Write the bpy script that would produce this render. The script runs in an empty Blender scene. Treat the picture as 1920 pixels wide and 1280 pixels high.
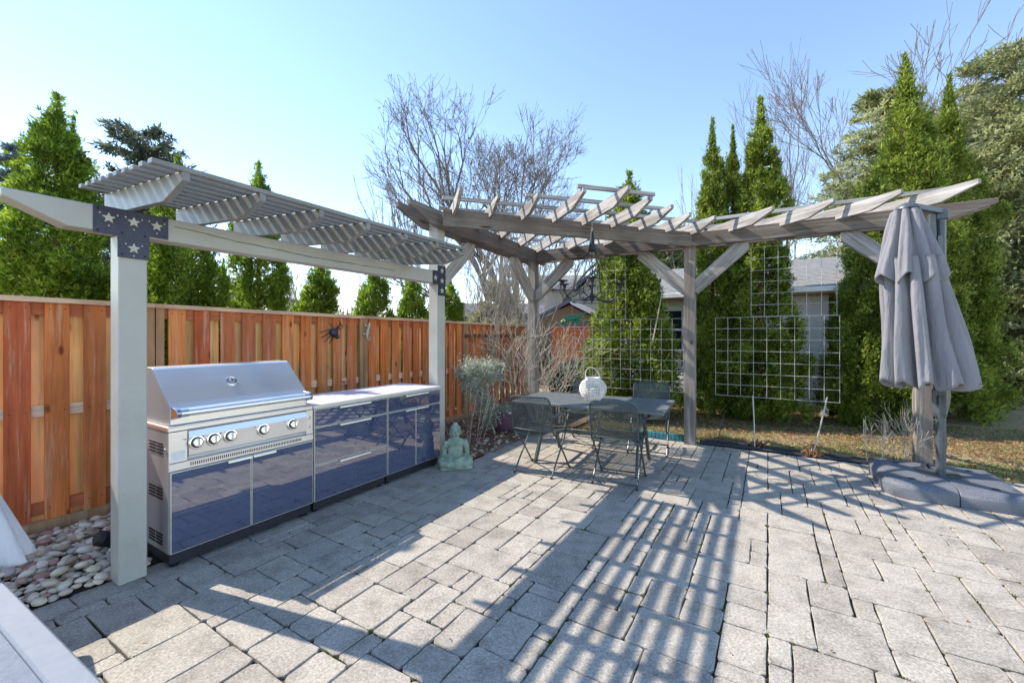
import bpy, math, random
import numpy as np
from mathutils import Vector, Matrix
R = math.radians
rng = np.random.default_rng(7)
random.seed(7)
scene = bpy.context.scene
COL = scene.collection
# ------------------------------------------------------------------ camera
cam_d = bpy.data.cameras.new("camera"); cam = bpy.data.objects.new("camera", cam_d); COL.objects.link(cam)
F, HC, CX, CY = 793.0, 1.527, 960.0, 628.0
cam.location = (0, 0, HC); cam.rotation_euler = (R(90), 0, 0)
cam_d.sensor_width = 36.0; cam_d.lens = 36.0 * F / 1920.0
cam_d.shift_y = -(640 - CY) / 1920.0
cam_d.clip_start = 0.05; cam_d.clip_end = 3000
scene.camera = cam
# ------------------------------------------------------------------ light
SUN = Vector((-0.988, 0.337, 1.0)).normalized()          # towards the sun
world = bpy.data.worlds.new("World"); scene.world = world; world.use_nodes = True
wn = world.node_tree.nodes; wl = world.node_tree.links
bg = wn["Background"]; sky = wn.new("ShaderNodeTexSky"); sky.sky_type = 'NISHITA'
sky.sun_disc = False; sky.sun_elevation = math.asin(SUN.z); sky.sun_rotation = math.atan2(SUN.x, SUN.y)
sky.air_density = 1.0; sky.dust_density = 0.0; sky.ozone_density = 0.7
bg.inputs[1].default_value = 0.118
wl.new(sky.outputs[0], bg.inputs[0])
sd = bpy.data.lights.new("sun", 'SUN'); sd.energy = 2.8; sd.angle = R(0.53); sd.color = (1.0, 0.90, 0.76)
so = bpy.data.objects.new("sun", sd); COL.objects.link(so)
so.rotation_euler = (-SUN).to_track_quat('-Z', 'Y').to_euler(); so.location = (-8, 4, 10)
vs = scene.view_settings
vs.view_transform = 'Standard'; vs.look = 'None'; vs.exposure = 1.52; vs.gamma = 1.0; vs.use_curve_mapping = False
scene.cycles.max_bounces = 8; scene.cycles.transparent_max_bounces = 8

# ------------------------------------------------------------------ frames
AZ = 0.5447                                   # u runs along the fence and kitchen, v out to the patio
U = np.array([math.sin(AZ), math.cos(AZ)]); V = np.array([math.cos(AZ), -math.sin(AZ)])
K0 = np.array([-2.2285, 2.739]); TH = math.pi / 2 - AZ
def W(s, v, z=0.0):
    p = K0 + U * s + V * v
    return Vector((p[0], p[1], z))
def SV(x, y):
    d = np.array([x, y]) - K0
    return float(d @ U), float(d @ V)
def PX(px, py, Y):                            # a photo point at depth Y, used for measuring positions
    return Vector(((px - CX) / F * Y, Y, HC - (py - CY) / F * Y))
def proj(p):
    return CX + F * p[0] / p[1], CY + F * (HC - p[2]) / p[1]

# ------------------------------------------------------------------ mesh helpers
class MB:
    def __init__(s): s.v = []; s.f = []
    def add(s, vs, fs):
        o = len(s.v); s.v += [tuple(p) for p in vs]; s.f += [tuple(i + o for i in f) for f in fs]; return s
    def box(s, c, d, rz=0.0, M=None):
        x, y, z = d[0] / 2, d[1] / 2, d[2] / 2
        vs = [Vector((a * x, b * y, e * z)) for a in (-1, 1) for b in (-1, 1) for e in (-1, 1)]
        m = M if M is not None else Matrix.Rotation(rz, 3, 'Z')
        vs = [m @ q + Vector(c) for q in vs]
        return s.add(vs, [(0, 1, 3, 2), (4, 6, 7, 5), (0, 4, 5, 1), (2, 3, 7, 6), (0, 2, 6, 4), (1, 5, 7, 3)])
    def span(s, a, b):                        # box from corner to corner
        c = [(a[i] + b[i]) / 2 for i in range(3)]; d = [abs(a[i] - b[i]) for i in range(3)]
        return s.box(c, d)
    def bar(s, p0, p1, w, h, up=(0, 0, 1)):   # rectangular bar, w sideways, h along up
        p0 = Vector(p0); p1 = Vector(p1); d = (p1 - p0); L = d.length; d.normalize()
        sx = d.cross(Vector(up)); sx.normalize(); uz = sx.cross(d)
        m = Matrix((sx, d, uz)).transposed()
        return s.box((p0 + p1) / 2, (w, L, h), M=m)
    def tube(s, pts, r, n=8, closed=False, cap=True):
        pts = [Vector(p) for p in pts]; k = len(pts); rs = r if hasattr(r, '__len__') else [r] * k
        vs = []; fs = []; prev = None
        for i, p in enumerate(pts):
            if closed: t = pts[(i + 1) % k] - pts[i - 1]
            else: t = pts[min(i + 1, k - 1)] - pts[max(i - 1, 0)]
            t.normalize()
            if prev is None:
                a = Vector((0, 0, 1)) if abs(t.z) < .9 else Vector((1, 0, 0))
                nx = t.cross(a).normalized()
            else:
                nx = (prev - t * prev.dot(t)).normalized()
            prev = nx; ny = t.cross(nx)
            for j in range(n):
                a = 2 * math.pi * j / n
                vs.append(p + (nx * math.cos(a) + ny * math.sin(a)) * rs[i])
        m = k if closed else k - 1
        for i in range(m):
            for j in range(n):
                a = i * n + j; b = i * n + (j + 1) % n; c = ((i + 1) % k) * n + (j + 1) % n; d = ((i + 1) % k) * n + j
                fs.append((a, b, c, d))
        if cap and not closed:
            fs.append(tuple(range(n - 1, -1, -1))); fs.append(tuple((k - 1) * n + j for j in range(n)))
        return s.add(vs, fs)
    def lathe(s, prof, n=24, c=(0, 0, 0), axis=None):
        vs = []; fs = []; k = len(prof); c = Vector(c)
        q = Vector((0, 0, 1)).rotation_difference(Vector(axis)).to_matrix() if axis is not None else Matrix.Identity(3)
        for r, z in prof:
            for j in range(n):
                a = 2 * math.pi * j / n
                vs.append(q @ Vector((r * math.cos(a), r * math.sin(a), z)) + c)
        for i in range(k - 1):
            for j in range(n):
                fs.append((i * n + j, i * n + (j + 1) % n, (i + 1) * n + (j + 1) % n, (i + 1) * n + j))
        if prof[0][0] > 1e-6: fs.append(tuple(range(n - 1, -1, -1)))
        if prof[-1][0] > 1e-6: fs.append(tuple((k - 1) * n + j for j in range(n)))
        return s.add(vs, fs)
    def prism(s, poly, o, a, b, ext):         # polygon (p,q) -> o + a*p + b*q, extruded by vector ext (centred)
        o = Vector(o); a = Vector(a); b = Vector(b); e = Vector(ext) / 2; n = len(poly)
        lo = [o + a * p + b * q - e for p, q in poly]; hi = [o + a * p + b * q + e for p, q in poly]
        fs = [tuple(range(n - 1, -1, -1)), tuple(range(n, 2 * n))]
        fs += [(i, (i + 1) % n, n + (i + 1) % n, n + i) for i in range(n)]
        return s.add(lo + hi, fs)
    def ellipsoid(s, c, r, n=12, m=8, M=None):
        vs = []; fs = []; c = Vector(c); M = M or Matrix.Identity(3)
        for i in range(m + 1):
            t = math.pi * i / m
            for j in range(n):
                a = 2 * math.pi * j / n
                vs.append(M @ Vector((r[0] * math.sin(t) * math.cos(a), r[1] * math.sin(t) * math.sin(a), r[2] * math.cos(t))) + c)
        for i in range(m):
            for j in range(n):
                fs.append((i * n + j, (i + 1) * n + j, (i + 1) * n + (j + 1) % n, i * n + (j + 1) % n))
        return s.add(vs, fs)
    def build(s, name, m, parent=None, smooth=False, bevel=0.0, fix=True):
        me = bpy.data.meshes.new(name); me.from_pydata(s.v, [], s.f)
        if fix:
            import bmesh
            bm = bmesh.new(); bm.from_mesh(me)
            bmesh.ops.remove_doubles(bm, verts=bm.verts, dist=1e-6)
            bmesh.ops.recalc_face_normals(bm, faces=bm.faces)
            if bevel:
                ed = [e for e in bm.edges if len(e.link_faces) == 2 and e.calc_face_angle(0) > .5]
                bmesh.ops.bevel(bm, geom=ed, offset=bevel, segments=1, affect='EDGES', clamp_overlap=True)
            bm.to_mesh(me); bm.free()
        me.materials.append(m)
        if smooth:
            me.polygons.foreach_set('use_smooth', [True] * len(me.polygons))
            try: me.set_sharp_from_angle(angle=R(40))
            except Exception: pass
        o = bpy.data.objects.new(name, me); COL.objects.link(o)
        if parent is not None: o.parent = parent
        return o
def mesh_np(name, Vv, Ff, m, parent=None, smooth=False, tint=None):
    me = bpy.data.meshes.new(name); Vv = np.asarray(Vv, np.float32); Ff = np.asarray(Ff, np.int32); k = Ff.shape[1]
    me.vertices.add(len(Vv)); me.vertices.foreach_set('co', Vv.ravel())
    me.loops.add(Ff.size); me.loops.foreach_set('vertex_index', Ff.ravel())
    me.polygons.add(len(Ff)); me.polygons.foreach_set('loop_start', np.arange(0, Ff.size, k, dtype=np.int32))
    me.polygons.foreach_set('loop_total', np.full(len(Ff), k, np.int32))
    if smooth: me.polygons.foreach_set('use_smooth', np.ones(len(Ff), bool))
    if tint is not None:
        at = me.attributes.new('tint', 'FLOAT', 'POINT'); at.data.foreach_set('value', np.asarray(tint, np.float32))
    me.update(calc_edges=True); me.materials.append(m)
    o = bpy.data.objects.new(name, me); COL.objects.link(o)
    if parent is not None: o.parent = parent
    return o
def tag(o, label=None, cat=None, group=None, kind=None):
    if label: o['label'] = label
    if cat: o['category'] = cat
    if group: o['group'] = group
    if kind: o['kind'] = kind
    return o
def thing(name, label, cat, loc=(0, 0, 0), rz=0.0, group=None):
    o = bpy.data.objects.new(name, None); o.empty_display_size = .1; COL.objects.link(o)
    o.location = loc; o.rotation_euler = (0, 0, rz)
    return tag(o, label, cat, group)
def copy_tree(o, parent=None):
    c = o.copy(); COL.objects.link(c); c.parent = parent
    for ch in list(o.children): copy_tree(ch, c)
    return c

# ------------------------------------------------------------------ materials
def newmat(name):
    m = bpy.data.materials.new(name); m.use_nodes = True
    nt = m.node_tree; return m, nt, nt.nodes["Principled BSDF"]
def ramp(nt, stops):
    r = nt.nodes.new("ShaderNodeValToRGB"); el = r.color_ramp.elements
    while len(el) < len(stops): el.new(.5)
    for e, (p, c) in zip(el, stops): e.position = p; e.color = (*c, 1)
    return r
def noise(nt, scale, stretch=(1, 1, 1), detail=5, coord='Object', rough=.6, shift=False):
    tc = nt.nodes.new("ShaderNodeTexCoord"); mp = nt.nodes.new("ShaderNodeMapping"); mp.inputs['Scale'].default_value = stretch
    nt.links.new(tc.outputs[coord], mp.inputs[0])
    if shift:
        oi = nt.nodes.new("ShaderNodeObjectInfo"); ml = nt.nodes.new("ShaderNodeMath"); ml.operation = 'MULTIPLY'; ml.inputs[1].default_value = 37.0
        nt.links.new(oi.outputs['Random'], ml.inputs[0]); nt.links.new(ml.outputs[0], mp.inputs['Location'])
    n = nt.nodes.new("ShaderNodeTexNoise"); n.inputs['Scale'].default_value = scale; n.inputs['Detail'].default_value = detail; n.inputs['Roughness'].default_value = rough
    nt.links.new(mp.outputs[0], n.inputs[0]); return n
def mix(nt, a, b, fac, mode='MIX'):
    m = nt.nodes.new("ShaderNodeMix"); m.data_type = 'RGBA'; m.blend_type = mode
    for sock, val in ((m.inputs[0], fac), (m.inputs[6], a), (m.inputs[7], b)):
        if hasattr(val, 'is_linked') or hasattr(val, 'node'): nt.links.new(val, sock)
        elif isinstance(val, tuple): sock.default_value = (*val, 1)
        else: sock.default_value = val
    return m.outputs[2]
def bump(nt, b, h, strength, dist=.01):
    bp = nt.nodes.new("ShaderNodeBump"); bp.inputs['Strength'].default_value = strength; bp.inputs['Distance'].default_value = dist
    nt.links.new(h, bp.inputs['Height']); nt.links.new(bp.outputs[0], b.inputs['Normal'])
def pm(name, c1, c2, scale=8, stretch=(1, 1, 1), rough=.7, bmp=.2, metal=0.0, lo=.35, hi=.65, shift=False, dist=.005, coord='Object', spec=None):
    m, nt, b = newmat(name); n = noise(nt, scale, stretch, shift=shift, coord=coord)
    r = ramp(nt, [(lo, c1), (hi, c2)]); nt.links.new(n.outputs[0], r.inputs[0]); nt.links.new(r.outputs[0], b.inputs['Base Color'])
    b.inputs['Roughness'].default_value = rough; b.inputs['Metallic'].default_value = metal
    if spec is not None: b.inputs['Specular IOR Level'].default_value = spec
    if bmp: bump(nt, b, n.outputs[0], bmp, dist)
    return m
def wood(name, tones, grain=(30, 30, 1.4), rough=.75, wear=None, wearlo=.58, bmp=.35):
    m, nt, b = newmat(name)
    oi = nt.nodes.new("ShaderNodeObjectInfo")
    rt = ramp(nt, [(i / max(1, len(tones) - 1), t) for i, t in enumerate(tones)]); nt.links.new(oi.outputs['Random'], rt.inputs[0])
    g = noise(nt, 1.0, grain, 6, shift=True, rough=.65); gr = ramp(nt, [(.28, (.60, .56, .52)), (.5, (.95, .95, .95)), (.72, (1.14, 1.12, 1.08))]); nt.links.new(g.outputs[0], gr.inputs[0])
    col = mix(nt, rt.outputs[0], gr.outputs[0], 1.0, 'MULTIPLY')
    big = noise(nt, 2.2, (1, 1, .55), 3, shift=True); br = ramp(nt, [(.3, (.62, .58, .55)), (.62, (1.12, 1.1, 1.08))]); nt.links.new(big.outputs[0], br.inputs[0])
    col = mix(nt, col, br.outputs[0], .8, 'MULTIPLY')
    # knots
    tc = nt.nodes.new("ShaderNodeTexCoord"); mp = nt.nodes.new("ShaderNodeMapping"); mp.inputs['Scale'].default_value = (6 if grain[0] > 5 else 1.3, 6 if grain[1] > 5 else 1.3, 2.4 if grain[2] < 5 else 6)
    ml = nt.nodes.new("ShaderNodeMath"); ml.operation = 'MULTIPLY'; ml.inputs[1].default_value = 91.0
    nt.links.new(oi.outputs['Random'], ml.inputs[0]); nt.links.new(ml.outputs[0], mp.inputs['Location']); nt.links.new(tc.outputs['Object'], mp.inputs[0])
    vo = nt.nodes.new("ShaderNodeTexVoronoi"); vo.inputs['Scale'].default_value = 1.0; nt.links.new(mp.outputs[0], vo.inputs[0])
    kr = ramp(nt, [(.06, (.25, .16, .10)), (.13, (1, 1, 1))]); nt.links.new(vo.outputs['Distance'], kr.inputs[0])
    col = mix(nt, col, kr.outputs[0], .85, 'MULTIPLY')
    if wear:
        w = noise(nt, 1.0, (grain[0] * .8, grain[1] * .8, max(.7, grain[2] * .8)), 8, shift=True, rough=.75); wr = ramp(nt, [(wearlo - .04, (0, 0, 0)), (wearlo + .22, (.9, .9, .9))]); nt.links.new(w.outputs[0], wr.inputs[0])
        col = mix(nt, col, wear, wr.outputs[0])
    nt.links.new(col, b.inputs['Base Color']); b.inputs['Roughness'].default_value = rough; b.inputs['Specular IOR Level'].default_value = .25
    bump(nt, b, g.outputs[0], bmp, .004); return m
def leafmat(name, c1, c2, c3, scale=3.0, trans=.35, rough=.55):
    m, nt, b = newmat(name); n = noise(nt, scale, detail=4); w = nt.nodes.new("ShaderNodeTexWhiteNoise")
    ge = nt.nodes.new("ShaderNodeNewGeometry"); nt.links.new(ge.outputs['Random Per Island'], w.inputs['Vector'])
    ad = nt.nodes.new("ShaderNodeMath"); ad.operation = 'MULTIPLY_ADD'; ad.inputs[1].default_value = .42; nt.links.new(ge.outputs['Random Per Island'], ad.inputs[0])
    sb = nt.nodes.new("ShaderNodeMath"); sb.operation = 'SUBTRACT'; sb.inputs[1].default_value = .21; nt.links.new(n.outputs[0], sb.inputs[0]); nt.links.new(sb.outputs[0], ad.inputs[2])
    r = ramp(nt, [(.20, tuple(.6 * x + .4 * y for x, y in zip(c1, (.20, .12, .05)))), (.30, c1), (.5, c2), (.72, c3)]); nt.links.new(ad.outputs[0], r.inputs[0])
    nt.links.new(r.outputs[0], b.inputs['Base Color']); b.inputs['Roughness'].default_value = rough; b.inputs['Specular IOR Level'].default_value = .3
    t = nt.nodes.new("ShaderNodeBsdfTranslucent"); nt.links.new(r.outputs[0], t.inputs[0])
    mx = nt.nodes.new("ShaderNodeMixShader"); mx.inputs[0].default_value = trans
    nt.links.new(b.outputs[0], mx.inputs[1]); nt.links.new(t.outputs[0], mx.inputs[2]); nt.links.new(mx.outputs[0], nt.nodes["Material Output"].inputs[0]); return m
def plain(name, c, rough=.5, metal=0.0, bmp=0, scale=40):
    return pm(name, tuple(x * .93 for x in c), tuple(min(1, x * 1.07) for x in c), scale, rough=rough, metal=metal, bmp=bmp)

M = {}
M['paint'] = wood('grey_painted_wood', [(.40, .41, .375), (.43, .44, .405)], (9, 9, 9), .5, None, bmp=.12)
def paintmat():
    m, nt, b = newmat('sage_grey_paint'); n = noise(nt, 3.0, (1, 1, 1), 6); r = ramp(nt, [(.3, (.40, .40, .365)), (.7, (.475, .475, .435))]); nt.links.new(n.outputs[0], r.inputs[0])
    f = noise(nt, 1.0, (45, 45, 45), 6, rough=.7); st__ = noise(nt, 1.4, (1, 1, 1), 8, rough=.75); sr_ = ramp(nt, [(.30, (.80, .78, .74)), (.46, (1, 1, 1))]); nt.links.new(st__.outputs[0], sr_.inputs[0]); r2_ = mix(nt, r.outputs[0], sr_.outputs[0], 1.0, 'MULTIPLY'); nt.links.new(r2_, b.inputs['Base Color']); b.inputs['Roughness'].default_value = .45; bump(nt, b, f.outputs[0], .3, .004); return m
M['paint'] = paintmat()
M['roofpaint'] = pm('shaded_roof_paint', (.19, .19, .178), (.24, .24, .225), 6, rough=.38, bmp=.1)  # darker than the post paint; shade under the slats is put into the colour
M['crack'] = plain('dark_crack', (.035, .03, .028), .9)
M['plate'] = pm('navy_steel', (.035, .038, .062), (.05, .053, .085), 30, rough=.42, bmp=.05, metal=.3)
M['star'] = plain('pale_star', (.50, .49, .43), .55)
M['screw'] = plain('dark_screw', (.012, .012, .016), .4, .6)
M['arbor'] = wood('weathered_cedar_lit', [(.25, .235, .225), (.33, .318, .305), (.28, .268, .258), (.37, .358, .345)], (1.6, 34, 34), .85, (.64, .64, .64), .50)  # paler cedar copy for the rafters, sunlight put into its tones
M['arborb'] = wood('weathered_cedar_shaded', [(.155, .138, .125), (.20, .18, .165), (.175, .158, .147)], (1.6, 34, 34), .85, (.47, .45, .43), .57)  # darker cedar copy for the beams, shade on their faces put into the tones
M['arborv'] = wood('weathered_cedar_post', [(.20, .175, .155), (.25, .225, .205)], (30, 30, 1.5), .85, (.55, .545, .53), .54)
M['fence_f'] = wood('stained_fence_board', [(.62, .165, .048), (.72, .23, .066), (.58, .135, .052), (.74, .27, .085), (.62, .19, .07), (.50, .165, .075)], (26, 26, 1.3), .7, (.70, .55, .42), .56)
M['fence_b'] = wood('pale_fence_board', [(.82, .50, .19), (.86, .58, .27), (.76, .47, .20), (.82, .60, .34)], (24, 24, 1.2), .75, (.38, .27, .17), .66)
M['fence_r'] = wood('red_fence_rail', [(.50, .15, .07), (.55, .20, .09)], (1.5, 26, 26), .7, (.48, .28, .18), .66)
M['fence_m'] = wood('bare_fence_rail', [(.80, .58, .42), (.78, .58, .43)], (1.5, 26, 26), .75)
M['fence_c'] = wood('fence_cap', [(.74, .52, .36), (.68, .48, .34)], (1.5, 26, 26), .75, (.38, .33, .28), .6)
M['fence_p'] = wood('fence_post_wood', [(.42, .22, .11), (.45, .28, .16)], (26, 26, 1.4), .8, (.42, .38, .3), .56)
def steel(name, c, rough, stretch, metal=1.0):
    m, nt, b = newmat(name); n = noise(nt, 1.0, stretch, 4); r = ramp(nt, [(.3, tuple(x * .97 for x in c)), (.7, tuple(min(1, x * 1.03) for x in c))]); nt.links.new(n.outputs[0], r.inputs[0]); nt.links.new(r.outputs[0], b.inputs['Base Color'])
    b.inputs['Metallic'].default_value = metal; rr = ramp(nt, [(.3, (rough * .94,) * 3), (.7, (rough * 1.06,) * 3)]); nt.links.new(n.outputs[0], rr.inputs[0]); nt.links.new(rr.outputs[0], b.inputs['Roughness']); return m
M['steel'] = steel('brushed_steel', (.93, .92, .91), .30, (1.2, 60, 60), .88)
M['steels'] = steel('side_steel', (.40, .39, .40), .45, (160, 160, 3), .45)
M['chrome'] = steel('polished_steel', (.78, .78, .78), .1, (30, 30, 30))
M['dark'] = plain('black_slot', (.01, .01, .012), .5)
def glassdoor():
    m, nt, b = newmat('slate_glass_front'); n = noise(nt, 30); r = ramp(nt, [(.3, (.056, .068, .140)), (.7, (.062, .075, .152))]); nt.links.new(n.outputs[0], r.inputs[0]); nt.links.new(r.outputs[0], b.inputs['Base Color'])
    b.inputs['Roughness'].default_value = .012; b.inputs['IOR'].default_value = 2.7; return m
M['glass'] = glassdoor()
M['trim'] = plain('aluminium_trim', (.72, .71, .66), .35, .55)
M['toe'] = plain('black_toe_kick', (.018, .02, .032), .45)
M['counter'] = pm('pale_steel_counter', (.66, .69, .78), (.71, .74, .83), 6, rough=.22, bmp=.0, metal=.0, spec=.25)
M['iron'] = pm('dark_iron', (.018, .022, .03), (.03, .036, .046), 25, rough=.5, bmp=.1, metal=.4)
M['chair'] = pm('green_grey_metal', (.055, .072, .074), (.08, .10, .10), 25, rough=.35, bmp=.05, metal=.25)
M['tabletop'] = pm('grey_metal_table', (.13, .145, .15), (.17, .19, .195), 20, rough=.5, bmp=.05, metal=.15)
M['wire'] = plain('galvanised_wire', (.50, .50, .48), .5, .1)
M['lantern'] = plain('white_wicker', (.74, .72, .68), .6)
M['candle'] = plain('cream_wax', (.78, .74, .62), .5)
def clothmat(name, c1, c2):
    m, nt, b = newmat(name); n = noise(nt, 5.0, (1, 1, .35), 6); r = ramp(nt, [(.3, c1), (.7, c2)]); nt.links.new(n.outputs[0], r.inputs[0]); nt.links.new(r.outputs[0], b.inputs['Base Color'])
    w = noise(nt, 9.0, (2.2, 2.2, .5), 5, rough=.55); b.inputs['Roughness'].default_value = .9; b.inputs['Specular IOR Level'].default_value = .2; bump(nt, b, w.outputs[0], .65, .03); return m
M['fabric'] = clothmat('grey_canopy_cloth', (.20, .20, .225), (.265, .265, .285))
M['pole'] = pm('grey_umbrella_pole', (.085, .10, .115), (.105, .12, .135), 25, rough=.4, bmp=.03, metal=.3)
M['base'] = pm('speckled_resin', (.10, .11, .135), (.21, .22, .25), 160, rough=.55, bmp=.3, dist=.002, lo=.45, hi=.66)
M['statue'] = pm('verdigris_stone', (.14, .235, .17), (.36, .42, .35), 9, rough=.85, bmp=.4, lo=.36, hi=.64)
M['pot'] = plain('purple_glaze', (.145, .085, .135), .38)
M['soil'] = pm('dark_soil', (.03, .023, .018), (.06, .048, .036), 30, rough=.95, bmp=.5)
M['slab'] = pm('pale_slab', (.13, .16, .215), (.175, .205, .265), 55, rough=.8, bmp=.5, dist=.004)
M['slabedge'] = pm('pale_slab_edge', (.175, .205, .26), (.20, .23, .285), 18, rough=.7, bmp=.1)
M['cloth'] = clothmat('white_cloth', (.58, .56, .59), (.70, .68, .70))
M['blue'] = pm('turquoise_paint', (.03, .17, .22), (.06, .26, .32), 12, rough=.6, bmp=.2)
M['rubber'] = plain('black_edging', (.02, .022, .028), .6)
M['copper'] = plain('brown_copper_pipe', (.20, .075, .045), .4, .5)
M['bark'] = pm('grey_bark', (.15, .12, .10), (.26, .22, .20), 12, (1, 1, .3), rough=.9, bmp=.6)
M['bark2'] = pm('plum_bark', (.12, .105, .098), (.19, .17, .16), 12, (1, 1, .3), rough=.9, bmp=.4)
M['barkp'] = pm('pale_bark', (.33, .29, .25), (.46, .42, .37), 12, (1, 1, .3), rough=.9, bmp=.4)
M['barkd'] = pm('cedar_bark', (.10, .06, .04), (.19, .12, .08), 10, (1, 1, .2), rough=.95, bmp=.6)
M['twig'] = pm('dry_twig', (.34, .29, .23), (.58, .53, .45), 14, rough=.9, bmp=.2)
M['cedar'] = leafmat('cedar_green', (.065, .125, .012), (.175, .295, .026), (.38, .50, .07), 3.4, .52)
M['cedar2'] = leafmat('cedar_olive', (.065, .105, .014), (.19, .265, .032), (.44, .51, .10), 2.8, .54)
M['spruce'] = leafmat('blue_spruce', (.12, .18, .205), (.21, .29, .33), (.36, .44, .47), 2.0, .4)
M['fir'] = leafmat('dark_fir', (.055, .08, .055), (.09, .125, .085), (.16, .19, .13), 2.0, .35)
M['hemlock'] = leafmat('tan_green_conifer', (.13, .16, .065), (.30, .335, .15), (.54, .555, .29), 1.0, .5)
M['silver'] = leafmat('silver_leaf', (.27, .31, .24), (.44, .48, .39), (.62, .65, .55), 5.0, .35)
M['shrubleaf'] = leafmat('shrub_green', (.04, .075, .03), (.08, .13, .05), (.15, .21, .09), 3.0, .3)
M['grassb'] = leafmat('grass_blade', (.13, .16, .04), (.27, .27, .10), (.48, .42, .22), 1.5, .3)
M['deadleaf'] = leafmat('dead_leaf', (.16, .07, .035), (.30, .15, .075), (.45, .31, .19), 9.0, .2)
M['moss'] = leafmat('moss_green', (.05, .08, .012), (.10, .14, .02), (.17, .20, .035), 20, .2)
M['siding'] = plain('white_siding', (.82, .83, .84), .6)
M['shingle'] = pm('grey_shingle', (.19, .195, .205), (.27, .275, .285), 14, rough=.9, bmp=.5)
M['tan'] = plain('tan_wall', (.36, .28, .21), .8)
M['whitetrim'] = plain('white_trim', (.78, .78, .78), .5)
M['pane'] = plain('dark_pane', (.02, .025, .035), .05)
M['brown'] = plain('brown_door', (.22, .10, .05), .6)
M['beige'] = plain('beige_stucco', (.55, .50, .45), .85)
M['slate'] = pm('slate_roof', (.11, .115, .14), (.17, .175, .2), 10, rough=.8, bmp=.4)
M['green'] = plain('green_enamel', (.012, .15, .085), .35)
M['yellow'] = plain('yellow_enamel', (.65, .45, .05), .4)
M['gecko'] = pm('pale_verdigris', (.36, .42, .34), (.55, .57, .48), 30, rough=.6, bmp=.2)
def pebblemat():
    m, nt, b = newmat('river_pebble'); a = nt.nodes.new("ShaderNodeAttribute"); a.attribute_name = 'tint'
    r = ramp(nt, [(0, (.36, .27, .19)), (.12, (.62, .52, .39)), (.3, (.74, .66, .53)), (.5, (.80, .71, .56)), (.7, (.64, .57, .48)), (.85, (.46, .42, .39)), (.92, (.46, .25, .19)), (1, (.66, .50, .34))]); nt.links.new(a.outputs['Fac'], r.inputs[0])
    n = noise(nt, 45); nr = ramp(nt, [(.3, (.72, .72, .72)), (.65, (1.1, 1.1, 1.1))]); nt.links.new(n.outputs[0], nr.inputs[0])
    nt.links.new(mix(nt, r.outputs[0], nr.outputs[0], 1.0, 'MULTIPLY'), b.inputs['Base Color']); b.inputs['Roughness'].default_value = .7; bump(nt, b, n.outputs[0], .2, .004); return m
M['pebble'] = pebblemat()
def pavermat():
    m, nt, b = newmat('tumbled_concrete_paver'); a = nt.nodes.new("ShaderNodeAttribute"); a.attribute_name = 'tint'
    r = ramp(nt, [(0, (.315, .287, .25)), (.35, (.38, .35, .305)), (.7, (.405, .375, .328)), (1, (.34, .315, .28))]); nt.links.new(a.outputs['Fac'], r.inputs[0])
    ge = nt.nodes.new("ShaderNodeNewGeometry")
    def nz(sc, d, ro):
        n = nt.nodes.new("ShaderNodeTexNoise"); n.inputs['Scale'].default_value = sc; n.inputs['Detail'].default_value = d; n.inputs['Roughness'].default_value = ro; nt.links.new(ge.outputs['Position'], n.inputs[0]); return n
    big = nz(6.0, 7, .68); fine = nz(75, 4, .75); spk = nz(170, 2, .5)
    br = ramp(nt, [(.30, (.62, .61, .60)), (.55, (1.06, 1.06, 1.06))]); nt.links.new(big.outputs[0], br.inputs[0])
    fr = ramp(nt, [(.34, (.55, .55, .55)), (.66, (1.32, 1.32, 1.32))]); nt.links.new(fine.outputs[0], fr.inputs[0])
    c = mix(nt, r.outputs[0], br.outputs[0], .9, 'MULTIPLY'); c = mix(nt, c, fr.outputs[0], .9, 'MULTIPLY')
    sr = ramp(nt, [(.68, (0, 0, 0)), (.75, (1, 1, 1))]); nt.links.new(spk.outputs[0], sr.inputs[0]); c = mix(nt, c, (.75, .74, .72), sr.outputs[0])
    nt.links.new(c, b.inputs['Base Color']); b.inputs['Roughness'].default_value = .82; b.inputs['Specular IOR Level'].default_value = .35
    md = nt.nodes.new("ShaderNodeMath"); md.operation = 'MULTIPLY_ADD'; md.inputs[1].default_value = .35; nt.links.new(fine.outputs[0], md.inputs[0]); nt.links.new(big.outputs[0], md.inputs[2])
    bump(nt, b, md.outputs[0], .7, .012); return m
M['paver'] = pavermat()
def groundmat():
    m, nt, b = newmat('joint_dirt'); n = noise(nt, 2.2, detail=6); n2 = noise(nt, 40, detail=4)
    r = ramp(nt, [(.42, (.034, .027, .021)), (.56, (.036, .035, .018)), (.66, (.07, .095, .016))]); nt.links.new(n.outputs[0], r.inputs[0])
    r2 = ramp(nt, [(.3, (.5, .5, .5)), (.7, (1.3, 1.3, 1.3))]); nt.links.new(n2.outputs[0], r2.inputs[0])
    nt.links.new(mix(nt, r.outputs[0], r2.outputs[0], 1.0, 'MULTIPLY'), b.inputs['Base Color']); b.inputs['Roughness'].default_value = .95; bump(nt, b, n2.outputs[0], .8, .01); return m
M['joint'] = groundmat()
def lawnmat():
    m, nt, b = newmat('spring_lawn'); n = noise(nt, 1.3, detail=7); n2 = noise(nt, 45, detail=4)
    r = ramp(nt, [(.38, (.27, .16, .095)), (.50, (.38, .29, .17)), (.60, (.31, .29, .12)), (.70, (.18, .21, .06))]); nt.links.new(n.outputs[0], r.inputs[0])
    r2 = ramp(nt, [(.3, (.55, .55, .55)), (.7, (1.35, 1.35, 1.3))]); nt.links.new(n2.outputs[0], r2.inputs[0])
    nt.links.new(mix(nt, r.outputs[0], r2.outputs[0], 1.0, 'MULTIPLY'), b.inputs['Base Color']); b.inputs['Roughness'].default_value = .95; bump(nt, b, n2.outputs[0], 1.0, .03); return m
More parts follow.
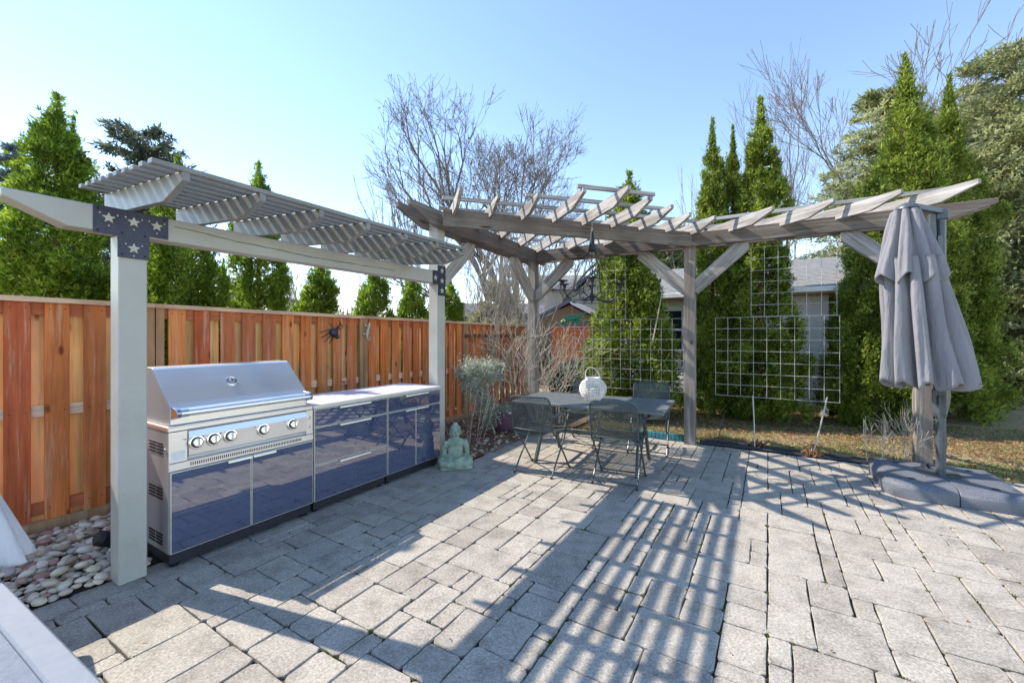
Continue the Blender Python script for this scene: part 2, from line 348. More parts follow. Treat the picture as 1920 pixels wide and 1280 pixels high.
M['lawn'] = lawnmat()
M['mulch'] = pm('leaf_mulch', (.10, .065, .045), (.26, .19, .14), 30, rough=.95, bmp=1.0, dist=.02)
exec_parts = True
# ================================================================== SETTING
def quad_sheet(name, pts, z, m, kind='structure'):
    o = MB().add([(p[0], p[1], z) for p in pts], [tuple(range(len(pts)))]).build(name, m, fix=False)
    return tag(o, kind=kind)
lawn = quad_sheet('lawn', [(-900, -300), (900, -300), (900, 1200), (-900, 1200)], -.045, M['lawn'])
P0, P1, Q0, Q1 = -3.2, 5.28, -.18, 8.2
patio = quad_sheet('patio', [W(P0, -1.6), W(5.30, -1.6), W(5.30, Q1), W(P0, Q1)], -.017, M['joint'])

# ---- pavers: random ashlar on a 12 cm module
mod = .103
ns = int((P1 - P0) / mod); nv = int((Q1 - Q0) / mod)
occ = np.zeros((ns, nv), bool)
for i in range(ns):
    for j in range(nv):
        s_ = P0 + (i + .5) * mod; v_ = Q0 + (j + .5) * mod
        if s_ > 2.95 and v_ < .2 + .05 * math.sin(s_ * 3) + max(0, s_ - 4.6) * .5: occ[i, j] = True
sizes = [((3, 3), 4.5), ((3, 2), 6), ((2, 3), 6), ((2, 2), 6), ((2, 1), .9), ((1, 2), .9), ((4, 3), 2.6), ((3, 4), 2.6), ((4, 2), 1.2), ((1, 1), .01)]
pav = []
for i in range(ns):
    for j in range(nv):
        if occ[i, j]: continue
        opts = []
        for (a, b), w in sizes:
            if i + a <= ns and j + b <= nv and not occ[i:i + a, j:j + b].any(): opts.append(((a, b), w))
        (a, b) = random.choices([o[0] for o in opts], [o[1] for o in opts])[0] if opts else (1, 1)
        occ[i:i + a, j:j + b] = True
        pav.append((P0 + i * mod, P0 + (i + a) * mod, Q0 + j * mod, Q0 + (j + b) * mod))
def paver_geo(a0, a1, b0, b1):
    """one tumbled stone: uneven outline, worn arris; local coords about its centre"""
    ca, cb = (a0 + a1) / 2, (b0 + b1) / 2; ha, hb = (a1 - a0) / 2 - random.uniform(.0018, .004), (b1 - b0) / 2 - random.uniform(.0018, .004)
    k = min(.022, .35 * min(ha, hb)); out = []
    def j(x): return random.uniform(-x, x)
    for (sx, sy) in ((1, 1), (-1, 1), (-1, -1), (1, -1)):
        k1 = k * random.uniform(.35, 1.15); k2 = k * random.uniform(.35, 1.15)
        if sx * sy > 0: pts = [(ha, hb - k1), (ha - k2, hb)]
        else: pts = [(ha - k1, hb), (ha, hb - k2)]
        for x, y in pts: out.append((sx * x + j(.0045), sy * y + j(.0045)))
        nx = (0, hb) if sx * sy > 0 and sy > 0 else (-ha, 0) if sx < 0 and sy > 0 else (0, -hb) if sx < 0 else (ha, 0)
        if nx[0] == 0: out.append((j(.25) * ha, nx[1] - math.copysign(random.uniform(0, .004), nx[1])))
        else: out.append((nx[0] - math.copysign(random.uniform(0, .004), nx[0]), j(.25) * hb))
    n = len(out); h = random.uniform(-.002, .002); ta, tb = random.uniform(-.004, .004), random.uniform(-.004, .004)
    g = random.uniform(.0025, .0055); vs = []
    for x, y in out: vs.append((x, y, -.05))
    for x, y in out: vs.append((x, y, h - g + ta * x + tb * y))
    for x, y in out:
        L = math.hypot(x, y); q = 1 - g * 1.1 / L
        vs.append((x * q, y * q, h + ta * x + tb * y))
    fs = []
    for r_ in (0, 1):
        for i in range(n): fs.append((r_ * n + i, r_ * n + (i + 1) % n, (r_ + 1) * n + (i + 1) % n, (r_ + 1) * n + i))
    fs.append(tuple(range(2 * n, 3 * n)))
    return (ca, cb), vs, fs
def area_px(s_, v_, a):
    p = W(s_, v_)
    if p.y < .4: return 0
    x, y = proj(p)
    if not (-80 < x < 2000 and y < 1400): return 0
    return a / p.y ** 3
pav.sort(key=lambda q: -area_px((q[0] + q[1]) / 2, (q[2] + q[3]) / 2, (q[1] - q[0]) * (q[3] - q[2])))
rest = MB(); rest_t = []
for n_, q in enumerate(pav):
    (ca, cb), vs, fs = paver_geo(q[0], q[1], q[2], q[3]); t = random.random()
    c = W(ca, cb)
    vs = [(x, -y, z) for x, y, z in vs]; fs = [tuple(reversed(f)) for f in fs]
    if n_ < 300:
        o = MB().add(vs, fs).build('paver', M['paver'], patio, fix=False)
        at = o.data.attributes.new('tint', 'FLOAT', 'POINT'); at.data.foreach_set('value', [t] * len(vs))
        o.location = c; o.rotation_euler = (0, 0, TH)
    else:
        ct, st = math.cos(TH), math.sin(TH)
        rest.add([(c.x + x * ct - y * st, c.y + x * st + y * ct, z) for x, y, z in vs], fs); rest_t += [t] * len(vs)
o = rest.build('distant_pavers', M['paver'], patio, fix=False); tag(o, kind='stuff')
at = o.data.attributes.new('tint', 'FLOAT', 'POINT'); at.data.foreach_set('value', rest_t)

def leaves(cs, size, flat=.5):
    n = len(cs); a = rng.uniform(0, 6.28, n); L = rng.uniform(.5, 1, n) * size; t = rng.uniform(-flat, flat, (n, 2))
    d = np.stack([np.cos(a), np.sin(a), t[:, 0]], 1); e = np.stack([-np.sin(a), np.cos(a), t[:, 1]], 1)
    p = np.asarray(cs); c0 = p - d * L[:, None]; c1 = p + d * L[:, None]; s0 = p + e * L[:, None] * .45 + [0, 0, 1] * (L * .25)[:, None]; s1 = p - e * L[:, None] * .45 + [0, 0, 1] * (L * .2)[:, None]
    Vv = np.stack([c0, s0, c1, s1], 1).reshape(-1, 3); i = np.arange(n)[:, None] * 4; return Vv, np.concatenate([i + [0, 1, 2], i + [0, 2, 3]])
leaves0 = leaves
# moss tufts and crumbs in the joints
def blades(cs, h0, h1, wd, lean=.6):
    n = len(cs); a = rng.uniform(0, 2 * np.pi, n); h = rng.uniform(h0, h1, n); l = rng.uniform(0, lean, n) * h
    d = np.stack([np.cos(a), np.sin(a)], 1); b2 = rng.uniform(0, 2 * np.pi, n); e = np.stack([np.cos(b2), np.sin(b2)], 1) * wd
    v0 = np.c_[cs[:, :2] - e, cs[:, 2]]; v1 = np.c_[cs[:, :2] + e, cs[:, 2]]; v2 = np.c_[cs[:, :2] + d * l[:, None], cs[:, 2] + h]
    Vv = np.stack([v0, v1, v2], 1).reshape(-1, 3); return Vv, np.arange(n * 3).reshape(-1, 3)
pts = []
for q in pav:
    if random.random() < .55:
        s_, v_ = q[random.choice((0, 1))], q[random.choice((2, 3))]
        p = W(s_, v_)
        if 1.5 < p.y < 6 and .3 < v_ < 6:
            k = random.randint(10, 55); along = random.random() < .5; ln = random.uniform(.008, .05)
            for _ in range(k):
                a, b = (random.gauss(0, ln), random.gauss(0, .004)) if along else (random.gauss(0, .004), random.gauss(0, ln))
                w_ = W(s_ + a, v_ + b); pts.append((w_.x, w_.y, -.013))
Vv, Ff = blades(np.array(pts), .008, .022, .004)
tag(mesh_np('joint_moss', Vv, Ff, M['moss']), 'green moss growing in the joints between the pavers', 'moss', kind='stuff')

cs = []
for _ in range(150):
    s_, v_ = random.uniform(-1.0, 5.2), random.uniform(.1, 7.0); cs.append(tuple(W(s_, v_, .006)))
Vv, Ff = leaves0(np.array(cs), .013); tag(mesh_np('paving_litter', Vv, Ff, M['deadleaf']), 'small brown leaf scraps lying on the pavers', 'leaves', kind='stuff')
# ---- pebble beds
def pebble_mesh():
    n, m = 9, 6; a, b, c = 1, random.uniform(.62, .85), random.uniform(.38, .6); mb = MB(); vs = []; fs = []
    ph = [random.uniform(0, 6.3) for _ in range(4)]
    for i in range(1, m):
        t = math.pi * i / m
        for j_ in range(n):
            g = 2 * math.pi * j_ / n; k = 1 + .07 * math.sin(2 * g + ph[0]) + .05 * math.sin(3 * g + ph[1]) + .05 * math.sin(2 * t + ph[2])
            vs.append((a * k * math.sin(t) * math.cos(g), b * k * math.sin(t) * math.sin(g), c * math.cos(t)))
    vs += [(0, 0, c), (0, 0, -c)]; T, B = len(vs) - 2, len(vs) - 1
    for i in range(m - 2):
        for j_ in range(n): fs.append((i * n + j_, (i + 1) * n + j_, (i + 1) * n + (j_ + 1) % n, i * n + (j_ + 1) % n))
    for j_ in range(n): fs.append((T, j_, (j_ + 1) % n)); fs.append((B, (m - 2) * n + (j_ + 1) % n, (m - 2) * n + j_))
    return vs, fs
bed = quad_sheet('pebble_bed', [W(-2.2, -1.5), W(2.66, -1.5), W(2.66, -.19), W(-2.2, -.19)], -.008, M['soil'])
pebs = []
for _ in range(9000):
    s_, v_ = random.uniform(-1.25, .3), random.uniform(-1.40, -.17); r_ = random.choice((.026, .032, .038, .045, .052)) * random.uniform(.85, 1.15)
    if -.26 < s_ < -.06 and -.2 < v_: continue
    if s_ > -.04 and v_ > -.62: continue
    if all((s_ - a) ** 2 + (v_ - b) ** 2 > (.60 * (r_ + c)) ** 2 for a, b, c, d in pebs): pebs.append((s_, v_, r_, 0))
low = len(pebs)
for _ in range(160):
    s_, v_ = random.uniform(-1.2, 0), random.uniform(-1.35, -.3); pebs.append((s_, v_, random.uniform(.028, .05), 1))
base_meshes = []
for k in range(10):
    vs, fs = pebble_mesh()
    for t in range(4):
        tv = random.random(); me = bpy.data.meshes.new('pebble'); me.from_pydata(vs, [], fs); me.materials.append(M['pebble'])
        me.polygons.foreach_set('use_smooth', [True] * len(fs)); at = me.attributes.new('tint', 'FLOAT', 'POINT'); at.data.foreach_set('value', [tv] * len(vs)); base_meshes.append((me, vs, fs, tv))
pebs.sort(key=lambda q: -area_px(q[0], q[1], q[2] ** 2 * (1.4 if q[3] else 1)))
prest = MB(); prt = []
for n_, (s_, v_, r_, up) in enumerate(pebs):
    me, vs, fs, tv = random.choice(base_meshes); p = W(s_, v_, (.018 if not up else .05) + random.uniform(-.006, .01))
    rot = (random.uniform(-.35, .35), random.uniform(-.35, .35), random.uniform(0, 6.3))
    if n_ < 300:
        o = bpy.data.objects.new('pebble', me); COL.objects.link(o); o.parent = bed; o.location = p; o.rotation_euler = rot; o.scale = (r_,) * 3
    else:
        m3 = Matrix.Rotation(rot[2], 3, 'Z'); prest.add([m3 @ Vector(q) * r_ + p for q in vs], fs); prt += [tv] * len(vs)
if prest.v:
    o = prest.build('hidden_pebbles', M['pebble'], bed, smooth=True, fix=False); tag(o, kind='stuff'); at = o.data.attributes.new('tint', 'FLOAT', 'POINT'); at.data.foreach_set('value', prt)
# planting bed in the corner
cb = quad_sheet('planting_bed', [W(2.85, -1.6), W(7.6, -1.6), W(7.6, .6), W(5.28, .56), W(4.6, .22), W(2.95, .19)], -.006, M['mulch'])
prest = MB(); prt = []
for _ in range(420):
    s_, v_ = random.uniform(2.9, 5.6), random.uniform(-1.3, .2)
    if random.random() < .5 and v_ < -.3: continue
    vs, fs, tv = random.choice(base_meshes)[1:]; r_ = random.uniform(.016, .045); m3 = Matrix.Rotation(random.uniform(0, 6), 3, 'Z'); p = W(s_, v_, .01)
    prest.add([m3 @ Vector(q) * r_ + p for q in vs], fs); prt += [tv] * len(vs)
o = prest.build('bed_pebbles', M['pebble'], cb, smooth=True, fix=False); tag(o, kind='stuff'); at = o.data.attributes.new('tint', 'FLOAT', 'POINT'); at.data.foreach_set('value', prt)
cs = []
for _ in range(3800):
    s_, v_ = random.uniform(2.85, 6.2), random.uniform(-1.4, .25); w_ = W(s_, v_, .012 + random.uniform(0, .02)); cs.append(tuple(w_))
Vv, Ff = leaves(cs, .032); tag(mesh_np('leaf_litter', Vv, Ff, M['deadleaf']), 'brown dead leaves lying on the corner planting bed', 'leaves', kind='stuff')
# lawn grass and fallen leaves
n = 110000
sv = np.c_[rng.uniform(5.36, 9.0, n), rng.uniform(-.4, 9.5, n)]
xy = K0 + sv[:, :1] * U + sv[:, 1:] * V
clump = np.sin(xy[:, 0] * 2.3 + 1.3) * np.cos(xy[:, 1] * 2.9) + rng.normal(0, .5, n); keep = clump > -.35
xy = xy[keep]; Vv, Ff = blades(np.c_[xy, np.full(len(xy), -.046)], .02, .06, .004, 1.2)
tag(mesh_np('lawn_grass', Vv, Ff, M['grassb']), 'short patchy spring grass on the lawn behind the patio', 'grass', kind='stuff')
n = 17000; sv = np.c_[rng.uniform(5.4, 9, n), rng.uniform(.2, 9, n)]; near = rng.uniform(0, 1, n) < np.exp(-((sv[:, 0] - 7.3) / 1.0) ** 2) + .12
sv = sv[near]; xy = K0 + sv[:, :1] * U + sv[:, 1:] * V
Vv, Ff = leaves(np.c_[xy, np.full(len(xy), -.02)], .035); tag(mesh_np('fallen_leaves', Vv, Ff, M['deadleaf']), 'rust brown fallen leaves scattered under the cedars on the lawn', 'leaves', kind='stuff')

# ================================================================== FENCE
FV = -1.46
def ftop(s): return 1.80 - .0085 * (s + .5)
fence = thing('wooden_fence', 'orange stained board fence with staggered boards running behind the grill', 'fence', W(0, FV), TH)
fs0, fs1 = -1.9, 8.0
posts_s = [-1.86, .43, 2.75, 5.06, 7.4]
for a in posts_s:
    MB().span((a - .045, .03, -.05), (a + .045, .12, ftop(a))).build('post', M['fence_p'], fence, bevel=.004)
    MB().span((a - .068, -.016, .03), (a - .012, .028, ftop(a) - .01)).build('post_trim', M['fence_p'], fence)
    MB().span((a - .002, -.014, .03), (a + .06, .026, ftop(a) - .012)).build('post_trim', M['fence_p'], fence)
for a, b in zip(posts_s[:-1], posts_s[1:]):
    za, zb = ftop(a), ftop(b)
    def rail(nm, z0, z1, m, y0=.02, y1=.055):
        pa, pb = (a + .06, b - .07)
        mb = MB(); d = (ftop(pb) - ftop(pa))
        mb.add([(pa, y0, z0 + za), (pb, y0, z0 + zb), (pb, y1, z0 + zb), (pa, y1, z0 + za), (pa, y0, z1 + za), (pb, y0, z1 + zb), (pb, y1, z1 + zb), (pa, y1, z1 + za)], [(0, 1, 5, 4), (1, 2, 6, 5), (2, 3, 7, 6), (3, 0, 4, 7), (4, 5, 6, 7), (0, 3, 2, 1)])
        mb.build(nm, m, fence)
    rail('top_rail', -.115, -.022, M['fence_r']); rail('middle_rail', -.90, -.815, M['fence_m']); rail('bottom_rail', -1.66, -1.565, M['fence_r'])
    MB().add([(a - .02, -.05, za - .02), (b - .022, -.05, zb - .02), (b - .022, .13, zb - .02), (a - .02, .13, za - .02), (a - .02, -.05, za + .018), (b - .022, -.05, zb + .018), (b - .022, .13, zb + .018), (a - .02, .13, za + .018)], [(0, 1, 5, 4), (1, 2, 6, 5), (2, 3, 7, 6), (3, 0, 4, 7), (4, 5, 6, 7), (0, 3, 2, 1)]).build('cap_board', M['fence_c'], fence)
    MB().span((a, -.03, -.04), (b, .018, .10)).build('gravel_board', M['fence_p'], fence)
    nb = 10; pitch = (b - a - .13) / nb
    for i in range(nb):
        x = a + .075 + pitch * (i + .38) + random.uniform(-.006, .006); w_ = .136 + random.uniform(-.004, .004); z = ftop(x) - .02
        MB().span((x - w_ / 2, random.uniform(-.004, 0), .085 + random.uniform(0, .01)), (x + w_ / 2, .019, z)).build('front_board', M['fence_f'], fence, bevel=.002)
        fb_ = fence.children[-1] if False else COL.objects[-1]; nl = MB()
        for zz_ in (ftop(x) - .065, ftop(x) - .86, ftop(x) - 1.61):
            for xx_ in (-.04, .04): nl.lathe([(.0042, 0), (.0042, .0015)], 6, (x + xx_, -.0042, zz_), (0, -1, 0))
        tag(nl.build('nail_heads', M['screw'], fb_, fix=False), kind='stuff')
        x2 = x + pitch / 2 + random.uniform(-.006, .006); w2 = .125
        if x2 + w2 / 2 < b - .0:
            MB().span((x2 - w2 / 2, .057, .06), (x2 + w2 / 2, .075, ftop(x2) - .03)).build('back_board', M['fence_b'], fence)
# the fence turns the corner behind the arbor
rail_o = thing('copper_rail', 'brown copper pipe rail fixed along the fence near its corner', 'rail', W(4.98, FV + .05, 1.5), TH)
MB().tube([(0, 0, .03), (2.3, 0, .03)], .013, 8).build('upper_pipe', M['copper'], rail_o, True); MB().tube([(0, 0, -.005), (2.3, 0, -.005)], .013, 8).build('lower_pipe', M['copper'], rail_o, True)

# ================================================================== KITCHEN
kx = W(0, 0)
gc = thing('grill_cabinet', 'leftmost slate blue kitchen cabinet with two glass doors under the gas grill', 'cabinet', W(0, 0), TH)
YB = .60
def cab(root, w, left_steel=False):
    MB().span((.004, .006, .10), (w - .004, YB, .892)).build('carcass', M['steels'] if left_steel else M['trim'], root, bevel=.002)
    MB().span((.012, .012, .028), (w - .012, YB - .02, .098)).build('toe_kick', M['toe'], root)
    for x in (.05, w - .05):
        for y in (.05, YB - .08):
            MB().lathe([(.024, 0), (.024, .008), (.012, .010), (.012, .028)], 12, (x, y, 0)).build('foot', M['toe'], root)
def front(root, nm, x0, x1, z0, z1, handle=None):
    """glass front with a thin pale rim, optional lip pull on its top edge"""
    d = MB().span((x0, -.016, z0), (x1, .004, z1)).build(nm, M['trim'], root, bevel=.0015)
    MB().span((x0 + .006, -.019, z0 + .006), (x1 - .006, -.0155, z1 - .006)).build('glass_panel', M['glass'], d)
    if handle:
        MB().prism([(0, 0), (.026, -.004), (.028, -.018), (.022, -.018), (.020, -.010), (0, -.006)], ((handle[0] + handle[1]) / 2, -.019, z1 + .001), (0, -1, 0), (0, 0, 1), (handle[1] - handle[0], 0, 0)).build('pull_handle', M['trim'], d)
cab(gc, 1.016, True)
for zc in (.775, .475, .175):
    for col_ in (0, 1):
        for r_ in range(4):
            y0 = .09 + col_ * .115
            MB().span((-.001, y0, zc + .03 - r_ * .021), (.006, y0 + .095, zc + .04 - r_ * .021)).build('vent_slot', M['dark'], gc)
front(gc, 'door', .008, .507, .103, .632, (.34, .505)); front(gc, 'door', .511, 1.010, .103, .632, (.513, .68))
for z in (.775, .175): MB().lathe([(.010, 0), (.010, .004), (.004, .007)], 10, (.001, .045, z), (-1, 0, 0)).build('screw_cap', M['chrome'], gc)

gr = thing('gas_grill', 'stainless steel gas grill with closed hood and five knobs', 'grill', W(0, 0, .64), TH)
MB().span((0, -.004, .255), (1.016, YB + .01, .286)).build('rim', M['steel'], gr, bevel=.004)
MB().span((.002, -.006, .052), (.105, .0, .252)).build('side_fascia', M['steel'], gr, bevel=.001)
MB().span((.955, -.006, .052), (1.014, .0, .252)).build('side_fascia', M['steel'], gr, bevel=.001)
MB().span((.108, .0, .056), (.952, .005, .25)).build('recess', M['steels'], gr)
MB().prism([(.0, .244), (-.010, .244), (-.024, .205), (-.016, .085), (0.0, .062)], (.53, 0, 0), (0, 1, 0), (0, 0, 1), (.84, 0, 0)).build('control_panel', M['steel'], gr, bevel=.001)
lip = MB().span((.0, -.012, .0), (1.016, .0, .048)).build('vent_strip', M['steel'], gr, bevel=.002)
slots = MB()
for i in range(62): slots.span((.12 + i * .0128, -.0135, .014), (.1258 + i * .0128, -.0115, .036))
slots.build('vent_slots', M['dark'], lip)
for i, x in enumerate((.151, .254, .36, .592, .825)):
    k = MB().lathe([(.047, 0), (.047, .006), (.043, .011), (.037, .0115)], 28, (x, -.0215, .165), (0, -1, .1)).build('knob', M['chrome'], gr, True)
    MB().lathe([(.037, .0), (.037, .0125), (.034, .013)], 28, (x, -.0215, .165), (0, -1, .1)).build('bezel', M['dark'], k, True)
    MB().lathe([(.029, 0), (.028, .028), (.025, .031)], 24, (x, -.0215, .165), (0, -1, .1)).build('dial', M['steel'], k, True)
    MB().box((x, -.058, .168), (.011, .014, .058)).build('grip', M['chrome'], k, bevel=.003)
    MB().box((x - .062, -.0225, .196), (.010, .004, .006)).build('flame_mark', M['dark'], gr)
for z in (.115, .195): MB().lathe([(.012, 0), (.012, .005), (.008, .009)], 14, (.985, -.006, z), (0, -1, 0)).build('button', M['chrome'], gr, True)
MB().span((.018, -.0075, .062), (.092, -.0058, .125)).build('label_sticker', M['whitetrim'], gr)
# hood: side profile extruded (y back from the front, z above the rim)
hp = [(.045, .290), (.045, .392), (.072, .43), (.318, .648), (.335, .658), (.50, .658), (.565, .60), (.575, .290)]
hood = MB().prism(hp, (.508, 0, 0), (0, 1, 0), (0, 0, 1), (.962, 0, 0)).build('hood', M['steel'], gr, bevel=.004)
for x in (.026, .990): MB().prism([(a + .0, b) for a, b in hp], (x, .0, .0), (0, 1, 0), (0, 0, 1), (.006, 0, 0)).build('hood_side', M['steels'], hood, bevel=.001)
hb = MB().tube([(.035, -.028, .372), (.985, -.028, .372)], .0235, 20).build('hood_handle', M['steel'], gr, True)
for x in (.045, .975):
    MB().prism([(.047, .325), (.047, .412), (.02, .412), (-.03, .402), (-.056, .378), (-.044, .346), (0, .338)], (x, 0, 0), (0, 1, 0), (0, 0, 1), (.028, 0, 0)).build('handle_bracket', M['chrome'], hb, bevel=.003)
    MB().tube([(x + (.012 if x < .5 else -.055), -.028, .372), (x + (.055 if x < .5 else -.012), -.028, .372)], .0262, 20).build('handle_collar', M['chrome'], hb, True)
nrm = Vector((0, -.664, .748)); tc_ = Vector((.47, .19, .535))
th = MB().lathe([(.042, 0), (.042, .006), (.034, .010), (.034, .008), (.0, .008)], 32, tc_ + nrm * .001, nrm).build('thermometer', M['chrome'], gr, True)
MB().lathe([(.022, .008), (.022, .012), (.019, .014), (0, .014)], 28, tc_ + nrm * .001, nrm).build('dial_face', M['steels'], th, True)
MB().bar(tc_ + nrm * .016 - Vector((0, .01, .009)) * .8, tc_ + nrm * .016 + Vector((0, .01, .009)), .005, .002, nrm).build('needle', M['dark'], th)

dc = thing('drawer_cabinet', 'middle slate blue kitchen cabinet with three wide glass drawers', 'cabinet', W(1.018, 0), TH)
cab(dc, .811)
for z0, z1 in ((.103, .409), (.413, .733), (.737, .890)): front(dc, 'drawer', .006, .805, z0, z1, (.242, .585))
bc = thing('door_cabinet', 'right end slate blue kitchen cabinet with one drawer above two glass doors', 'cabinet', W(1.831, 0), TH)
cab(bc, .811)
front(bc, 'drawer', .006, .805, .737, .890, (.236, .580)); front(bc, 'door', .006, .4035, .103, .733, (.236, .402)); front(bc, 'door', .4075, .805, .103, .733, (.409, .580))
ct = thing('countertop', 'long pale metal countertop over the drawer and door cabinets', 'countertop', W(1.018, 0, .895), TH)
MB().span((0, -.02, 0), (1.626, YB + .02, .032)).build('worktop', M['counter'], ct, bevel=.003)
MB().span((0, -.0235, .001), (1.626, -.0195, .031)).build('front_edge', M['trim'], ct)

# ================================================================== KITCHEN PERGOLA
pg = thing('kitchen_pergola', 'grey painted slatted pergola over the outdoor kitchen with navy star brackets', 'pergola', W(-.16, -.114), TH)
def L(s, v, z): return (s + .16, -(v + .114), z)
def pbox(nm, s0, s1, v0, v1, z0, z1, m, bev=.006, par=None): return MB().span(L(s0, v0, z0), L(s1, v1, z1)).build(nm, m, par or pg, bevel=bev)
pbox('post', -.23, -.09, -.184, -.046, 0, 2.138, M['paint']); pbox('post_half', -.228, -.092, -.186, -.140, 0.002, 2.136, M['crack'], 0)
fp = pbox('post', 2.66, 2.80, -.184, -.044, 0, 2.98, M['paint'])
beam = MB().prism([(-.69, 2.29), (2.655, 2.29), (2.655, 2.142), (-.45, 2.142), (-.69, 2.25)], L(0, -.114, 0), (1, 0, 0), (0, 0, 1), (0, .14, 0)).build('beam', M['paint'], pg, bevel=.005)
ck = MB(); x = .05; z = 2.245
while x < 1.9:
    nx = x + random.uniform(.05, .14); nz = z + random.uniform(-.008, .004); ck.bar(L(x, -.0435, z), L(nx, -.0435, nz), .0012, random.uniform(.003, .006)); x, z = nx, nz
ck.build('split', M['crack'], beam)
def ztop(v): return 2.445 - .065 * v
dz = Vector((0, 0, 1))
for i in range(7):
    s_ = -.15 + .404 * i
    pr = [(-.52, ztop(-.52)), (.65, ztop(.65)), (.65, ztop(.65) - .05), (.41, ztop(.41) - .14), (-.52, ztop(-.52) - .14)]
    MB().prism([(-a, b) for a, b in pr], L(s_, 0, 0), (0, 1, 0), (0, 0, 1), (.038, 0, 0)).build('rafter', M['roofpaint'], pg, bevel=.003)
for i in range(10):
    v_ = -.468 + .1215 * i
    MB().prism([(-.027, 0), (.027, -.0035), (.027, .0235), (-.027, .027)], L(1.0, v_, ztop(v_) + .0015), (0, -1, 0), (0, 0, 1), (2.60, 0, 0)).build('slat', M['roofpaint'], pg, bevel=.003)
def star(r=.033, ri=.0145):
    return [((r if k % 2 == 0 else ri) * math.sin(math.pi * k / 5), (r if k % 2 == 0 else ri) * math.cos(math.pi * k / 5)) for k in range(10)]
pl = MB().prism([(-.345, 2.292), (.016, 2.292), (.016, 2.150), (-.083, 2.150), (-.083, 2.0), (-.237, 2.0), (-.237, 2.128), (-.345, 2.128)], L(0, -.0405, 0), (1, 0, 0), (0, 0, 1), (0, .005, 0)).build('star_bracket', M['plate'], pg)
for sx, sz in ((-.277, 2.225), (-.16, 2.225), (-.045, 2.225), (-.16, 2.062)):
    MB().prism(star(), L(sx, -.037, sz), (1, 0, 0), (0, 0, 1), (0, .003, 0)).build('star', M['star'], pl)
    for a in (0, 2.1, 4.2): MB().lathe([(.0045, 0), (.0045, .003)], 8, L(sx + .046 * math.sin(a + math.pi), -.0375, sz + .046 * math.cos(a + math.pi)), (0, -1, 0)).build('hole', M['star'], pl)
for sx, sz in ((-.325, 2.272), (-.325, 2.145), (-.005, 2.272), (-.005, 2.168), (-.215, 2.02), (-.105, 2.02), (-.215, 2.15), (-.105, 2.15)):
    MB().lathe([(.006, 0), (.005, .004)], 8, L(sx, -.0375, sz), (0, -1, 0)).build('screw', M['screw'], pl)
pl = MB().prism([(2.668, 2.36), (2.802, 2.36), (2.802, 2.0), (2.668, 2.0), (2.668, 2.128), (2.575, 2.128), (2.575, 2.292), (2.668, 2.292)], L(0, -.0405, 0), (1, 0, 0), (0, 0, 1), (0, .005, 0)).build('star_bracket', M['plate'], pg)
for sx, sz in ((2.735, 2.30), (2.735, 2.18), (2.735, 2.06), (2.62, 2.205)): MB().prism(star(.038, .0165), L(sx, -.037, sz), (1, 0, 0), (0, 0, 1), (0, .003, 0)).build('star', M['star'], pl)

# ================================================================== ARBOR
ar = thing('corner_arbor', 'weathered grey wooden corner arbor over the dining table', 'arbor', W(5.195, -.114), TH)
def A(s, v, z): return (s - 5.195, -(v + .114), z)
SA, VA, VB, VC = 5.195, -.114, 2.385, 4.79
for v_ in (VA, VB, VC): MB().span(A(SA - .072, v_ - .072, -.05), A(SA + .072, v_ + .072, 2.93)).build('post', M['arborv'], ar, bevel=.006)
def beamp(nm, p0, p1, w, h, tail0=0, tail1=0, par=ar):
    """timber from p0 to p1 (top edge points) with sloped tails"""
    p0 = Vector(p0); p1 = Vector(p1); d = p1 - p0; Ln = d.length; d.normalize(); sd_ = d.cross(Vector((0, 0, 1))).normalized(); up = sd_.cross(d)
    poly = [(0, 0), (Ln, 0)]
    poly += [(Ln, -.05), (Ln - tail1, -h)] if tail1 else [(Ln, -h)]
    poly += [(tail0, -h), (0, -.06)] if tail0 else [(0, -h)]
    b_ = MB().prism(poly, p0, d, up, sd_ * w)
    # object space along the timber, so the grain runs lengthwise
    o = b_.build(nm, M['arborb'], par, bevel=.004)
    mt = Matrix((d, sd_, up)).transposed().to_4x4(); mt.translation = p0
    o.data.transform(mt.inverted()); o.matrix_local = mt
    return o
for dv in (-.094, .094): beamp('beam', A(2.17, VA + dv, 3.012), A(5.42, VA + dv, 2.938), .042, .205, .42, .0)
for ds_ in (-.094, .094): beamp('beam', A(SA + ds_, -.30 if ds_ > 0 else -.0, 2.936), A(SA + ds_, 5.34, 2.93), .042, .182, 0, .42)
